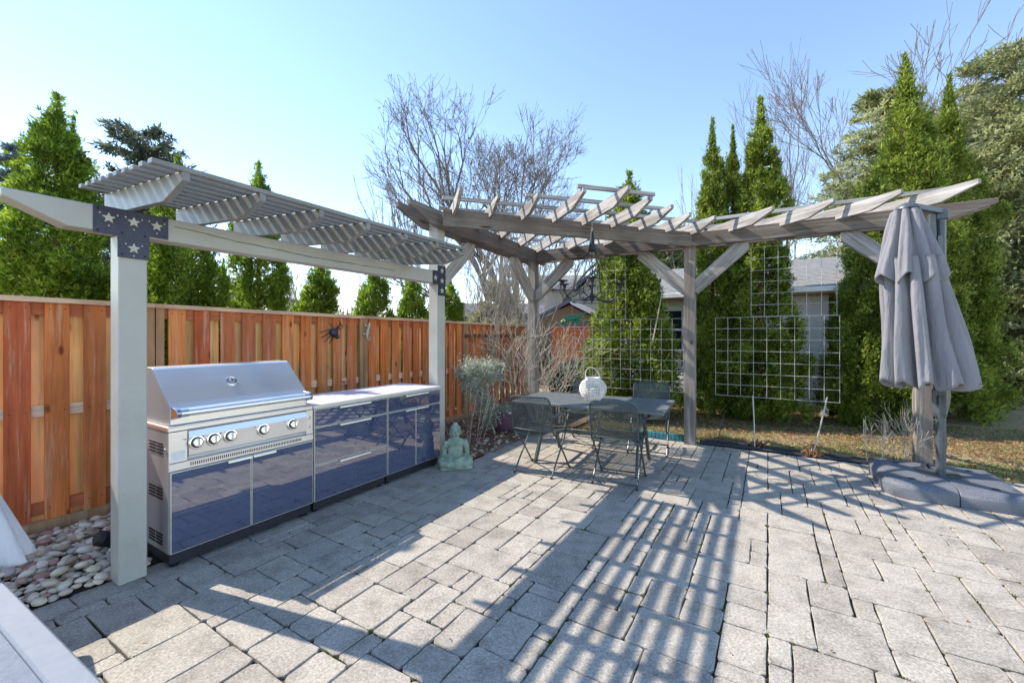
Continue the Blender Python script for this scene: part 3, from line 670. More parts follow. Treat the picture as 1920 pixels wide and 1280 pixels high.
# diagonal beam D-B
D0 = W(2.80, .03); s0_, v0_ = SV(-.80, 4.90); s1_, v1_ = SV(2.455, 5.80)
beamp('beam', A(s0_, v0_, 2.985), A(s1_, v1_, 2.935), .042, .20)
db = (Vector(A(s1_, v1_, 0)) - Vector(A(s0_, v0_, 0))).normalized(); dbn = Vector((db.y, -db.x, 0))
if (dbn.x) > 0: dbn = -dbn                       # towards the camera (lower s)
Q0_ = Vector(A(s0_, v0_, 0)); tq = [.123, .555, .953, 1.354, 1.751, 2.156, 2.561, 2.967, 3.36]
tau = [.60, .47, .65, .93, 1.13, .90, .71, .51, .48]
def zr(p):   # roof plane height (rafter top) falls a little from the D end to the far side
    return 3.062 - .012 * (p.x + 2.4)
def rafter(q, t_front, t_back):
    p1 = q + dbn * t_front; p0 = q - dbn * t_back; d = (p1 - p0); Ln = d.length; d.normalize(); sd_ = Vector((-d.y, d.x, 0))
    z0, z1 = zr(p0), zr(p1); p0 = Vector((p0.x, p0.y, z0)); d3 = (Vector((p1.x, p1.y, z1)) - p0).normalized(); up = Vector((0, 0, 1))
    poly = [(0, 0), (Ln, 0), (Ln, -.045), (Ln - .30, -.14), (.30, -.14), (0, -.045)]
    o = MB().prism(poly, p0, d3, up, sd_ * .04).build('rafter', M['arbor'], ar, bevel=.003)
    mt = Matrix((d3, sd_, up)).transposed().to_4x4(); mt.translation = p0; o.data.transform(mt.inverted()); o.matrix_local = mt
back = [.75, 1.0, 1.4, 1.8, 2.3, 1.95, 1.55, 1.2, .9]
for t_, tf, tb in zip(tq, tau, back): rafter(Q0_ + db * t_, tf, tb)
wdir = -dbn
for m_ in (.055, .625, 1.185, 1.745):
    tip = Vector(A(4.63, 3.325 + m_, 0)); rafter(tip, 0.0, 1.78)
# battens on the rafters
def batten(p0, p1):
    p0 = Vector((p0.x, p0.y, zr(p0) + .021)); p1 = Vector((p1.x, p1.y, zr(p1) + .021))
    d = (p1 - p0).normalized(); sd_ = d.cross(dz).normalized(); up = sd_.cross(d); Ln = (p1 - p0).length
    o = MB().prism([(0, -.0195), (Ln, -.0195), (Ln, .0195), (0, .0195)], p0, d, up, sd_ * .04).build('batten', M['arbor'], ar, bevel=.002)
    mt = Matrix((d, sd_, up)).transposed().to_4x4(); mt.translation = p0; o.data.transform(mt.inverted()); o.matrix_local = mt
for off, ta, tb in ((.86, 1.30, 2.22), (.45, .86, 2.68), (.10, -.02, 3.44), (-.31, -.02, 3.3), (-.72, .40, 2.95), (-1.13, .82, 2.55), (-1.54, 1.22, 2.2)):
    batten(Q0_ + db * ta + dbn * off, Q0_ + db * tb + dbn * off)
for s_ in (4.97, 5.36): batten(Vector(A(s_, 2.55 if s_ < 5.1 else 1.9, 0)), Vector(A(s_, 5.0 - (s_ - 4.97) * .9, 0)))
def brace(p, d, off=0, reach=.62, w=.09):
    """45 degree knee brace from the post up to the beam"""
    p = Vector(p); d = Vector(d).normalized(); sd_ = d.cross(dz).normalized()
    zb = 2.752; h = .135
    poly = [(.06, zb - reach), (.06 + .04, zb - reach - .03), (reach + .1, zb - .10), (reach + .1, zb), (reach - .06, zb), (.06, zb - reach + .16)]
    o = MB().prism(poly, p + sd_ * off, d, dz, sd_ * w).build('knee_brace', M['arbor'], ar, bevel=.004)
    dd = (d + dz).normalized(); uu = sd_.cross(dd); mt = Matrix((dd, sd_, uu)).transposed().to_4x4(); mt.translation = p; o.data.transform(mt.inverted()); o.matrix_local = mt
brace(A(SA, VA, 0), (-1, 0, 0)); brace(A(SA, VA, 0), (0, -1, 0)); brace(A(SA, VB, 0), (0, 1, 0)); brace(A(SA, VB, 0), (0, -1, 0)); brace(A(SA, VC, 0), (0, 1, 0)); brace(A(2.73, VA, 0), (1, 0, 0))
# ================================================================== WIRE TRELLIS PANELS
def panel(label, v0, v1, z0, z1, s_=5.30, cell=.1524, lean=0.0):
    o = thing('wire_trellis', label, 'trellis', W(s_, v0, z0), TH, 'welded wire trellis panels hung on the arbor')
    nx = round((v1 - v0) / cell); nz = round((z1 - z0) / cell); mb = MB(); hb_ = MB(); r_ = .0025
    for i in range(nx + 1): mb.tube([(random.uniform(-.003, .003), -i * cell, 0), (lean, -i * cell, nz * cell)], r_, 5)
    for k in range(nz + 1): hb_.tube([(lean * k / max(1, nz) + .006, .01, k * cell), (lean * k / max(1, nz) + .006, -nx * cell - .01, k * cell)], r_, 5)
    mb.build('upright_wires', M['wire'], o); hb_.build('cross_wires', M['wire'], o)
    return o
panel('low wide wire grid trellis between the corner post and the middle arbor post', .45, 2.31, .70, 1.77)
panel('tall narrow wire grid trellis rising to the beam left of the middle post', .98, 1.44, 1.775, 2.72)
panel('low wide wire grid trellis right of the middle arbor post', 2.70, 4.07, .70, 1.77)
panel('tall wire grid trellis hung from the beam in front of the tall cedars', 3.13, 4.05, 1.775, 2.72)
def rod(label, a, b, r_=.008, m='wire'):
    a = Vector(a); b = Vector(b); o = MB().tube([(0, 0, 0), ((b - a) * .5 + Vector((.004, 0, 0))), b - a], r_, 6).build('metal_stake', M[m], smooth=True); o.location = a
    return tag(o, label, 'stake', 'metal stakes under the wire trellis')
rod('slim metal stake leaning under the wire grid beside the cedar trunk', W(5.36, 3.17, -.03), W(5.31, 3.15, .72))
rod('slim metal stake leaning left of the umbrella under the wire grid', W(5.36, 3.80, -.03), W(5.31, 3.95, .76))
rod('thin black rod standing just right of the middle arbor post', W(5.38, 2.70, -.03), W(5.5, 2.80, .45), .005, 'iron')
ga = thing('garden_edging', 'black rubber edging strip along the back of the patio', 'edging', W(5.31, 2.5), TH)
MB().tube([(0, 0, .005), (.015, -.7, .01), (.0, -1.5, .004), (.02, -2.5, .008)], .028, 8).build('front_strip', M['rubber'], ga, True)
MB().tube([(.12, 0.02, .015), (.14, -.7, .02), (.13, -1.6, .015), (.12, -2.6, .012)], .022, 8).build('rear_strip', M['rubber'], ga, True)
be = thing('border_edging', 'low turquoise stake edging beside the middle arbor post', 'edging', W(5.34, 1.55), TH)
for i in range(14):
    MB().span((-.012, -i * .056 - .052, -.04), (.012, -i * .056, .085 + random.uniform(-.006, .006))).build('edging_stake', M['blue'], be, bevel=.006)

# ================================================================== TABLE
TA = R(-27.5)                                     # long axis direction in plan
tb = thing('dining_table', 'grey slatted metal dining table under the arbor', 'table', (.985, 5.13, 0), TA)
TL, TW, TZ = 1.76, .96, .735
fr = MB(); b_ = .045
fr.span((-TL / 2, -TW / 2, TZ - .028), (TL / 2, -TW / 2 + b_, TZ)); fr.span((-TL / 2, TW / 2 - b_, TZ - .028), (TL / 2, TW / 2, TZ))
fr.span((-TL / 2, -TW / 2 + b_, TZ - .028), (-TL / 2 + b_, TW / 2 - b_, TZ)); fr.span((TL / 2 - b_, -TW / 2 + b_, TZ - .028), (TL / 2, TW / 2 - b_, TZ))
fr.build('table_frame', M['tabletop'], tb, bevel=.003)
MB().span((-.02, -TW / 2 + b_, TZ - .026), (.02, TW / 2 - b_, TZ - .004)).build('cross_bar', M['tabletop'], tb)
nsl = 17; pit = (TW - 2 * b_) / nsl
for i in range(nsl):
    y = -TW / 2 + b_ + pit * (i + .5); MB().span((-TL / 2 + b_, y - pit * .36, TZ - .012), (TL / 2 - b_, y + pit * .36, TZ - .002)).build('slat', M['tabletop'], tb)
for sx in (-1, 1):
    x = sx * .56
    for sy in (-1, 1): MB().bar((x, sy * .07, TZ - .03), (x + sx * .03, sy * .40, 0.0), .028, .055).build('leg', M['chair'], tb, bevel=.003)
    MB().bar((x, -.34, TZ - .04), (x, .34, TZ - .04), .03, .03).build('support_bar', M['chair'], tb)
    MB().bar((x + sx * .016, -.24, .33), (x + sx * .016, .24, .33), .02, .035).build('leg_brace', M['chair'], tb)
MB().bar((-.57, 0, .33), (.57, 0, .33), .03, .045).build('stretcher', M['chair'], tb)

# ================================================================== CHAIRS
def lattice(w, h, pitch, sw, fn, nrm):
    """diagonal strand mesh over a w x h panel; fn(u,v)->point with u,v in 0..1, nrm a small offset between the two layers"""
    vs = []; fs = []; q2 = math.sqrt(.5)
    for sg_ in (1, -1):
        k0 = 0 if sg_ > 0 else -h; k1 = (w + h) if sg_ > 0 else w
        c = k0 + pitch * .5
        while c < k1:
            lo, hi = sorted((c * sg_, (c - w) * sg_)); z0, z1 = max(0, lo), min(h, hi)
            if z1 - z0 > .004:
                n = max(2, int((z1 - z0) / .03)); base = len(vs)
                for i in range(n + 1):
                    z = z0 + (z1 - z0) * i / n; x = c - sg_ * z
                    for d in (-1, 1):
                        xx = min(max(x + d * sw * q2, 0), w); vs.append(Vector(fn(xx / w, z / h)) + Vector(nrm) * (.5 * sg_))
                for i in range(n): fs.append((base + 2 * i, base + 2 * i + 1, base + 2 * i + 3, base + 2 * i + 2))
            c += pitch
    return vs, fs
def make_chair():
    ch = thing('folding_chair', 'x', 'chair', (0, 0, 0), 0)
    w = .235
    def bk(u, v):
        x = (u - .5) * 2 * w; z = .50 + v * .365; y = -.215 - (z - .45) * .21 - .035 * (1 - (2 * u - 1) ** 2)
        c = .055
        e = abs(x) - (w - c)                         # rounded top corners
        if e > 0 and z > .865 - c: z = min(z, .865 - c + math.sqrt(max(0, c * c - e * e)))
        return (x, y, z)
    m_ = MB(); m_.add(*lattice(2 * w, .365, .028, .0078, bk, (0, .0022, 0))); m_.build('back_panel', M['chair'], ch, fix=False)
    def st(u, v):
        x = (u - .5) * 2 * w; y = -.21 + v * .42; z = .452 - .022 * (1 - (2 * u - 1) ** 2) + .02 * v ** 3
        return (x, y, z)
    m_ = MB(); m_.add(*lattice(2 * w, .42, .027, .0085, st, (0, 0, .0022))); m_.build('seat_panel', M['chair'], ch, fix=False)
    rim = [bk(0, 0), bk(0, .4), bk(0, .8)] + [(-w + .055 * (1 - math.cos(a)), bk(0, 1)[1], .81 + .055 * math.sin(a)) for a in (.4, .8, 1.2, 1.57)]
    rim += [(-w * .3, bk(.35, 1)[1], .866), (w * .3, bk(.65, 1)[1], .866)] + [(w - .055 * (1 - math.cos(a)), bk(0, 1)[1], .81 + .055 * math.sin(a)) for a in (1.57, 1.2, .8, .4)] + [bk(1, .8), bk(1, .4), bk(1, 0)]
    MB().tube(rim, .0095, 8).build('back_frame', M['chair'], ch, True)
    MB().tube([bk(0, 0), bk(.25, 0), bk(.5, 0), bk(.75, 0), bk(1, 0)], .008, 6).build('back_rail', M['chair'], ch, True)
    MB().tube([st(0, 0), st(.25, 0), st(.5, 0), st(.75, 0), st(1, 0), st(1, .5), st(1, 1), st(.5, 1), st(0, 1), st(0, .5)], .009, 6, closed=True).build('seat_frame', M['chair'], ch, True)
    for sx in (-1, 1):
        x = sx * (w + .004)
        b0 = bk(0, 0)
        MB().tube([(x, b0[1], b0[2]), (x, -.15, .44), (x, .06, .22), (x, .25, .0)], .0095, 8).build('front_leg', M['chair'], ch, True)
        x2 = sx * (w - .012)
        MB().tube([(x2, .20, .455), (x2, .10, .33), (x2, -.10, .14), (x2, -.235, .0)], .0095, 8).build('rear_leg', M['chair'], ch, True)
        ax = sx * (w + .028)
        pts_ = [(-.27, .655), (-.16, .672), (-.02, .675), (.08, .665), (.15, .640)]
        poly = [(a, b + .006) for a, b in pts_] + [(a, b - .006) for a, b in reversed(pts_)]
        MB().prism(poly, (ax, 0, 0), (0, 1, 0), (0, 0, 1), (.042, 0, 0)).build('armrest', M['chair'], ch, bevel=.003)
        MB().tube([(ax - sx * .01, .11, .65), (ax - sx * .018, .13, .55), (x2, .19, .46)], .008, 6).build('arm_support', M['chair'], ch, True)
        for y, xx in ((.25, x), (-.235, x2)): MB().lathe([(.013, 0), (.014, .012), (.010, .022)], 8, (xx, y, 0)).build('foot_cap', M['iron'], ch)
    MB().tube([(-w, .215, .035), (w, .215, .035)], .008, 6).build('stretcher', M['chair'], ch, True)
    MB().tube([(-w + .012, -.205, .035), (w - .012, -.205, .035)], .008, 6).build('stretcher', M['chair'], ch, True)
    return ch
ch0 = make_chair()
GRP = 'folding chairs round the dining table'
spots = [(.335, 4.80, -29, 'perforated metal folding armchair at the left front of the table, back to us'), (1.125, 4.46, -25, 'perforated metal folding armchair at the right front of the table, back to us'),
         (1.82, 5.62, 156, 'perforated metal folding armchair behind the right end of the table, facing us'), (1.00, 6.02, 150, 'perforated metal folding armchair behind the table, partly hidden by the white lantern')]
for i, (x, y, a, lb) in enumerate(spots):
    c = ch0 if i == 0 else copy_tree(ch0)
    c.location = (x, y, 0); c.rotation_euler = (0, 0, R(a)); tag(c, lb, 'chair', GRP)

# lantern
ln = thing('wicker_lantern', 'round white wicker lantern with handle on the table', 'lantern', (.995, 5.20, .7355))
prof = [(.085, .0), (.13, .04), (.158, .09), (.165, .13), (.158, .175), (.125, .225), (.085, .25)]
def lr(z):
    for (r0, z0), (r1, z1) in zip(prof[:-1], prof[1:]):
        if z0 <= z <= z1: return r0 + (r1 - r0) * (z - z0) / (z1 - z0)
    return prof[-1][0]
for k in range(13):
    z = .008 + k * .0195; r_ = lr(z)
    MB().tube([(r_ * math.cos(t * .2618), r_ * math.sin(t * .2618), z) for t in range(24)], .0052, 5, closed=True).build('cane_ring', M['lantern'], ln, True)
rb = MB()
for k in range(26):
    a = 2 * math.pi * k / 26; rb.tube([(r_ * .985 * math.cos(a), r_ * .985 * math.sin(a), z) for r_, z in prof], .0042, 4)
rb.build('cane_ribs', M['lantern'], ln, True)
MB().lathe([(.088, .246), (.092, .25), (.092, .272), (.083, .272), (.083, .25)], 28).build('collar', M['lantern'], ln, True)
MB().lathe([(.1, 0), (.1, .006)], 24).build('floor_plate', M['lantern'], ln)
MB().lathe([(.04, .006), (.04, .13), (.036, .134)], 20).build('candle', M['candle'], ln, True)
MB().tube([(-.088 + .0, .0, .262)] + [(-.088 * math.cos(a) - .03 * math.sin(a), .0, .262 + .135 * math.sin(a)) for a in np.linspace(.15, 3.0, 12)] + [(.088, 0, .262)], .006, 6).build('handle', M['lantern'], ln, True)

# ================================================================== UMBRELLA
ub = thing('patio_umbrella', 'grey cantilever patio umbrella folded closed on a square weighted base', 'umbrella', (4.237, 4.179, 0), TH)
def qbase(sx, sy):
    g = .003; a, c = .50, .15
    pol = [(g, g), (a, g), (a, a - c), (a - c * .35, a - c * .35), (a - c, a), (g, a)]
    def ins(p, d): cx_, cy_ = .25, .25; return (p[0] + (cx_ - p[0]) * d, p[1] + (cy_ - p[1]) * d)
    def rim(d, z): return [(min(x, .5 - d) if x > .1 else x, min(y, .5 - d) if y > .1 else y) for x, y in pol], z
    lay = [rim(0, 0.0), rim(0, .095), rim(.03, .130), rim(.07, .146), rim(.13, .150)]
    mb = MB(); vs = []; n = len(pol); fs = []
    for pl_, z in lay: vs += [(sx * x, sy * y, z) for x, y in pl_]
    for r_ in range(len(lay) - 1):
        for i in range(n): fs.append((r_ * n + i, r_ * n + (i + 1) % n, (r_ + 1) * n + (i + 1) % n, (r_ + 1) * n + i))
    fs.append(tuple(range((len(lay) - 1) * n, len(lay) * n))); fs.append(tuple(range(n - 1, -1, -1)))
    mb.add(vs, fs); o = mb.build('base_weight', M['base'], ub, smooth=True, bevel=.006)
    MB().lathe([(.03, 0), (.03, .006), (.02, .009)], 14, (sx * .30, sy * .28, .146)).build('filler_cap', M['rubber'], o)
for sx in (-1, 1):
    for sy in (-1, 1): qbase(sx, sy)
MB().span((-.16, -.16, .10), (.16, .16, .158)).build('base_plate', M['pole'], ub, bevel=.006)
MB().tube([(0, 0, .12), (0, 0, 2.70)], .038, 20).build('mast', M['pole'], ub, True)
MB().bar((-.046, .018, .13), (-.046, .018, 2.5), .03, .034, (1, 0, 0)).build('mast_track', M['pole'], ub, bevel=.004)
MB().tube([(0, 0, .42), (0, 0, .50)], .046, 20).build('mast_collar', M['pole'], ub, True)
hs = MB().prism([(-.06, .83), (.055, .72), (.065, .76), (.065, .99), (.03, 1.0), (-.09, .99), (-.105, .92)], (0, 0, 0), (-.9, .43, 0), (0, 0, 1), (.045, .095, 0)).build('crank_housing', M['pole'], ub, bevel=.006)
MB().tube([(-.10, .04, .93), (-.16, .06, .92), (-.165, .06, .86)], .012, 8).build('crank_handle', M['rubber'], hs, True)
MB().bar((0, 0, 2.66), (.0, 0, 2.76), .10, .10, (1, 0, 0)).build('mast_head', M['pole'], ub, bevel=.01)
MB().bar((-.03, .03, 1.0), (-.035, .075, 2.72), .05, .06, (1, 0, 0)).build('folded_arm', M['pole'], ub, bevel=.006)
MB().tube([(.13, .09, .13), (.15, .1, .19), (.22, .05, .2), (.2, .03, .13)], .014, 6).build('base_handle', M['rubber'], ub, True)
ub_inv = Matrix.Translation(ub.location) @ Matrix.Rotation(TH, 4, 'Z'); ub_inv.invert()
def canopy(nm, ctop, cbot, ztop_, zbot, r0, r1, nf, amp0, amp1, ph, hem, n=160, m=34, flare=None, thick=.004):
    vs = []
    for i in range(m + 1):
        t = i / m; z = ztop_ + (zbot - ztop_) * t; cx_ = ctop[0] + (cbot[0] - ctop[0]) * t; cy_ = ctop[1] + (cbot[1] - ctop[1]) * t
        rb_ = r0 + (r1 - r0) * (t ** .85); am = amp0 + (amp1 - amp0) * t
        for j_ in range(n):
            a = 2 * math.pi * j_ / n
            f = nf * a + ph + .55 * math.sin(2 * a + 1.1 + ph) + .35 * math.sin(3 * a + 2 * t + ph)
            sw = math.sin(f); sw = math.copysign(abs(sw) ** .7, sw)
            sk = f + .8 * math.cos(f)
            r_ = rb_ + am * (.75 * math.sin(sk) + .25 * sw) + .014 * t * math.sin(2.3 * nf * a + 3 * t)
            if flare: r_ *= 1 + flare * t * t * max(0, math.cos(a - .0)) + .06 * math.sin(5 * t + 3 * a)
            zz = z - hem * t ** 3 * (.5 + .5 * math.cos(f + 1.0)) 
            vs.append(ub_inv @ Vector((cx_ + r_ * math.cos(a) * 1.0, cy_ + r_ * math.sin(a) * .8, zz)))
    fs = []
    for i in range(m):
        for j_ in range(n): fs.append((i * n + j_, i * n + (j_ + 1) % n, (i + 1) * n + (j_ + 1) % n, (i + 1) * n + j_))
    fs.append(tuple(range(n)))
    o = MB().add(vs, fs).build(nm, M['fabric'], ub, smooth=False, fix=False)
    o.data.polygons.foreach_set('use_smooth', [True] * len(o.data.polygons))
    sm = o.modifiers.new('thick', 'SOLIDIFY'); sm.thickness = thick; return o
canopy('lower_canopy', (3.80, 4.02), (3.90, 3.99), 2.26, 1.10, .19, .275, 11, .045, .075, .4, .08, flare=.20)
canopy('upper_canopy', (3.755, 4.03), (3.775, 4.02), 2.72, 2.10, .085, .215, 8, .024, .06, 1.3, .10, flare=.05)
lc = [o_ for o_ in ub.children if o_.name.startswith('lower_canopy')][0]
ring = [lc.data.vertices[32 * 160 + j_].co * 1.0 for j_ in range(160)]
MB().tube(ring, .0035, 4, closed=True).build('hem_seam', M['fabric'], lc, True)
MB().lathe([(.0, 2.775), (.05, 2.772), (.085, 2.745), (.09, 2.725), (.05, 2.72)], 20, ub_inv @ Vector((3.765, 4.03, 0))).build('canopy_cap', M['pole'], ub, True)
MB().tube([ub_inv @ Vector((3.93, 4.0, 1.05)), ub_inv @ Vector((3.78, 4.03, 2.74))], .022, 10).build('canopy_pole', M['pole'], ub, True)
MB().bar(ub_inv @ Vector((3.76, 4.03, 2.765)), ub_inv @ Vector((4.22, 4.16, 2.74)), .05, .05).build('top_arm', M['pole'], ub, bevel=.005)

# ================================================================== STATUE, POT
st_ = thing('garden_statue', 'weathered green stone seated meditating figure at the end of the kitchen', 'statue', (-.655, 4.90, .0), R(14)); st_.scale = (.92, .92, .96)
b_ = MB(); E_ = b_.ellipsoid
E_((0, .0, .20), (.098, .072, .12), 20, 14); E_((0, .0, .30), (.118, .066, .062), 20, 12); E_((0, -.012, .15), (.105, .085, .07), 20, 12)
b_.tube([(0, .004, .33), (0, .0, .385)], .046, 14)
E_((0, -.006, .435), (.063, .068, .078), 22, 16); E_((0, .004, .458), (.068, .072, .058), 22, 14); E_((0, .008, .515), (.034, .034, .026), 16, 10); E_((0, -.050, .392), (.032, .024, .024), 14, 10)
b_.tube([(0, -.070, .452), (0, -.082, .424)], [.008, .013], 10); E_((0, -.066, .402), (.024, .014, .010), 12, 8)
for sx in (-1, 1):
    E_((sx * .066, .008, .418), (.011, .018, .042), 12, 10); E_((sx * .026, -.062, .464), (.024, .014, .008), 12, 8); E_((sx * .026, -.064, .444), (.017, .010, .008), 12, 8); E_((sx * .034, -.050, .418), (.020, .018, .022), 12, 8)
    b_.tube([(sx * .108, .0, .318), (sx * .142, .004, .235), (sx * .145, -.02, .165)], [.038, .036, .033], 14)
    b_.tube([(sx * .145, -.02, .165), (sx * .098, -.080, .132), (sx * .035, -.112, .122)], [.033, .028, .024], 14)
    b_.tube([(sx * .05, .01, .09), (sx * .14, -.01, .092), (sx * .178, -.055, .078)], [.07, .064, .054], 16)
    b_.tube([(sx * .178, -.055, .072), (sx * .09, -.128, .066), (-sx * .02, -.135, .060)], [.052, .046, .034], 16)
E_((0, -.128, .108), (.056, .034, .034), 16, 10)
b_.ellipsoid((0, -.03, .04), (.20, .14, .035), 24, 8)
ob = b_.build('figure', M['statue'], st_, fix=False)
md = ob.modifiers.new('remesh', 'REMESH'); md.mode = 'VOXEL'; md.voxel_size = .0055; md.use_smooth_shade = True
sm = ob.modifiers.new('soft', 'SMOOTH'); sm.iterations = 2; sm.factor = .5
for sx in (-1, 1): MB().ellipsoid((sx * .026, -.0735, .442), (.014, .003, .0022), 8, 6).build('eyelid_line', M['crack'], st_, True)
MB().ellipsoid((0, -.0795, .402), (.016, .004, .0022), 8, 6).build('mouth_line', M['crack'], st_, True)
MB().prism([(-.19, 0), (.19, 0), (.205, .02), (.19, .045), (-.19, .045), (-.205, .02)], (0, -.035, 0), (1, 0, 0), (0, 0, 1), (0, .22, 0)).build('plinth', M['statue'], st_, bevel=.012)
pt = thing('flower_pot', 'round purple glazed flower pot by the fence', 'pot', (-.13, 6.78, 0))
MB().lathe([(.115, 0), (.15, .06), (.172, .15), (.182, .25), (.19, .29), (.205, .295), (.208, .325), (.195, .33), (.185, .325), (.178, .27)], 40).build('vessel', M['pot'], pt, True)
MB().lathe([(.0, .275), (.18, .27)], 24).build('potting_soil', M['soil'], pt)

# ================================================================== FOLIAGE BUILDERS
def sprays(P, D, size, wid=.35, k=3):
    """feathery leaf sprays: P points, D main directions; k leaflets each"""
    n = len(P); D = D / np.linalg.norm(D, axis=1)[:, None]; r = rng.normal(0, 1, (n, 3)); S = np.cross(D, r); S /= np.linalg.norm(S, axis=1)[:, None] + 1e-9
    L_ = size * rng.uniform(.6, 1.35, n); Vs = []; Fs = []; off = 0
    for q in range(k):
        ang = 0 if k == 1 else (q / (k - 1) - .5) * 1.7
        d = D * math.cos(ang) + S * math.sin(ang); nn = np.cross(d, np.cross(D, S)); nn /= np.linalg.norm(nn, axis=1)[:, None] + 1e-9
        ll = (L_ * (1 - .35 * abs(ang)))[:, None]; bend = rng.normal(0, .18, (n, 3)) * ll
        a = P; b = P + d * ll * .55 + nn * ll * wid * .5 + bend * .4; c = P + d * ll + bend; e = P + d * ll * .5 - nn * ll * wid * .5
        Vs.append(np.stack([a, b, c, e], 1).reshape(-1, 3)); i = np.arange(n)[:, None] * 4 + off; Fs.append(np.concatenate([i + [0, 1, 2], i + [0, 2, 3]])); off += n * 4
    return np.concatenate(Vs), np.concatenate(Fs)
def segs_mesh(name, Sg, m, parent=None, n=4):
    """Sg rows: p0(3) p1(3) r0 r1 -> tapered prisms"""
    Sg = np.asarray(Sg, float); p0, p1 = Sg[:, :3], Sg[:, 3:6]; d = p1 - p0; d /= np.linalg.norm(d, axis=1)[:, None] + 1e-9
    ref = np.where(np.abs(d[:, 2:3]) < .9, [[0, 0, 1.]], [[1., 0, 0]]); x = np.cross(d, ref); x /= np.linalg.norm(x, axis=1)[:, None]; y = np.cross(d, x)
    V_ = []
    for p, r in ((p0, Sg[:, 6:7]), (p1, Sg[:, 7:8])):
        for j_ in range(n):
            a = 2 * math.pi * j_ / n; V_.append(p + (x * math.cos(a) + y * math.sin(a)) * r)
    Vv = np.stack(V_, 1).reshape(-1, 3); i = np.arange(len(Sg))[:, None] * 2 * n
    Fs = np.concatenate([i + [j_, (j_ + 1) % n, n + (j_ + 1) % n, n + j_] for j_ in range(n)])
    return mesh_np(name, Vv, Fs, m, parent, smooth=(n > 3))
def cedar_meshes(N, seed, spire=1.0, lump=.16, size=.075, nclump=300):
    """columnar cedar of unit height and unit base radius; returns spray arrays"""
    g = np.random.default_rng(seed)
    def rad(t): return np.minimum(1, .80 + 1.6 * t) * np.clip(1 - t ** 1.25, 0, 1) ** (.72 * spire) * (1 - .10 * np.sin(t * 9 + seed))
    ct = g.beta(1.0, 1.15, nclump); ca = g.uniform(0, 2 * np.pi, nclump); cr = rad(ct) * (1 + g.normal(0, lump, nclump) - .06)
    w = np.clip(rad(ct), .06, 1); w /= w.sum(); pick = g.choice(nclump, N, p=w)
    return ct[pick], ca[pick], cr[pick], rad, g
def cedar(name, label, x, y, H, Rad, m, N=16000, seed=1, spire=1.0, size=.085, z0=.05, group='columnar cedars', lump=.17, tops=None):
    t, a, r, rad, g = cedar_meshes(N, seed, spire, lump)
    n = N; z = z0 + t * (H - z0); c = np.stack([np.cos(a) * r * Rad, np.sin(a) * r * Rad, z], 1)
    sc = Rad * .105 * (.45 + .55 * rad(t))[:, None]
    Pp = c + g.normal(0, 1, (n, 3)) * sc * [1, 1, 1.5]
    # some inner filling
    k = n // 7; ti = g.beta(1, 1.2, k); ai = g.uniform(0, 6.283, k); ri = rad(ti) * np.sqrt(g.uniform(0, .7, k)) * Rad
    Pi = np.stack([np.cos(ai) * ri, np.sin(ai) * ri, z0 + ti * (H - z0)], 1); Pp = np.concatenate([Pp, Pi]); n2 = len(Pp)
    out = Pp * [1, 1, 0]; out /= np.linalg.norm(out, axis=1)[:, None] + 1e-6
    D = out * .75 + np.array([0, 0, .85]) + g.normal(0, .42, (n2, 3))
    # leader shoot
    nt_ = 420; tz = H * g.uniform(.86, 1.05, nt_); Pt = np.stack([g.normal(0, .018, nt_) * (1 + (1.04 * H - tz) * 2), g.normal(0, .018, nt_) * (1 + (1.04 * H - tz) * 2), tz], 1)
    Pp = np.concatenate([Pp, Pt]); D = np.concatenate([D, np.stack([g.normal(0, .5, nt_), g.normal(0, .5, nt_), np.ones(nt_)], 1)])
    Vv, Ff = sprays(Pp, D, size, .34, 3)
    o = thing(name, label, 'tree', (x, y, -.04), 0, group)
    mesh_np('crown', Vv, Ff, m, o)
    sg = [(0, 0, 0, 0, 0, H * .95, .07, .01)]
    for i in range(46):
        zz = random.uniform(.12, .9) * H; aa = random.uniform(0, 6.28); rr = float(rad(np.array([zz / H]))[0]) * Rad * .8
        sg.append((0, 0, zz, math.cos(aa) * rr, math.sin(aa) * rr, zz + rr * .8, .014, .004))
    segs_mesh('trunk', sg, M['barkd'], o, 6)
    return o
def cedar_copy(src, label, x, y, sx, sz, rz):
    c = copy_tree(src); c.location = (x, y, -.04); c.scale = (sx, sx, sz); c.rotation_euler = (0, 0, rz); c['label'] = label; return c
# row behind the fence
GR = 'cedars in a row behind the fence'
row = [(1.30, .50, 3.85, 'largest bright green cedar at the left end behind the fence'), (2.36, .50, 3.6, 'bright green cedar right of the near post behind the fence'), (3.33, .44, 3.85, 'green cedar with a thin spire above the pergola slats'),
       (4.32, .47, 2.66, 'short rounded cedar fourth from the left behind the fence'), (5.45, .43, 2.80, 'short dense cedar fifth from the left behind the fence'), (6.41, .42, 2.72, 'short cedar just left of the far grey post'), (7.62, .42, 2.72, 'narrow cedar just right of the far grey post')]
src = []
for i, (Lq, rr, H, lb) in enumerate(row):
    p = W(Lq - 1.188, 3.325 - 6.3)
    if i < 2: src.append(cedar('cedar_tree', lb, p.x, p.y, H, rr, M['cedar'], 36000 if i == 0 else 30000, 11 + i, .68, .050, group=GR))
    elif i == 3: src.append(cedar('cedar_tree', lb, p.x, p.y, H, rr, M['cedar'], 24000, 31, .55, .056, group=GR))
    elif i == 2: cedar_copy(src[0], lb, p.x, p.y, rr / .50, H / 3.85, 2.1)
    else: cedar_copy(src[2], lb, p.x, p.y, rr / .47, H / 2.66, 1.7 * i)
p = PX(137, 245, 4.9); cedar_copy(src[1], 'narrow twin cedar spire rising behind the largest cedar', p.x, 4.9, .5, p.z / 3.6, .8)
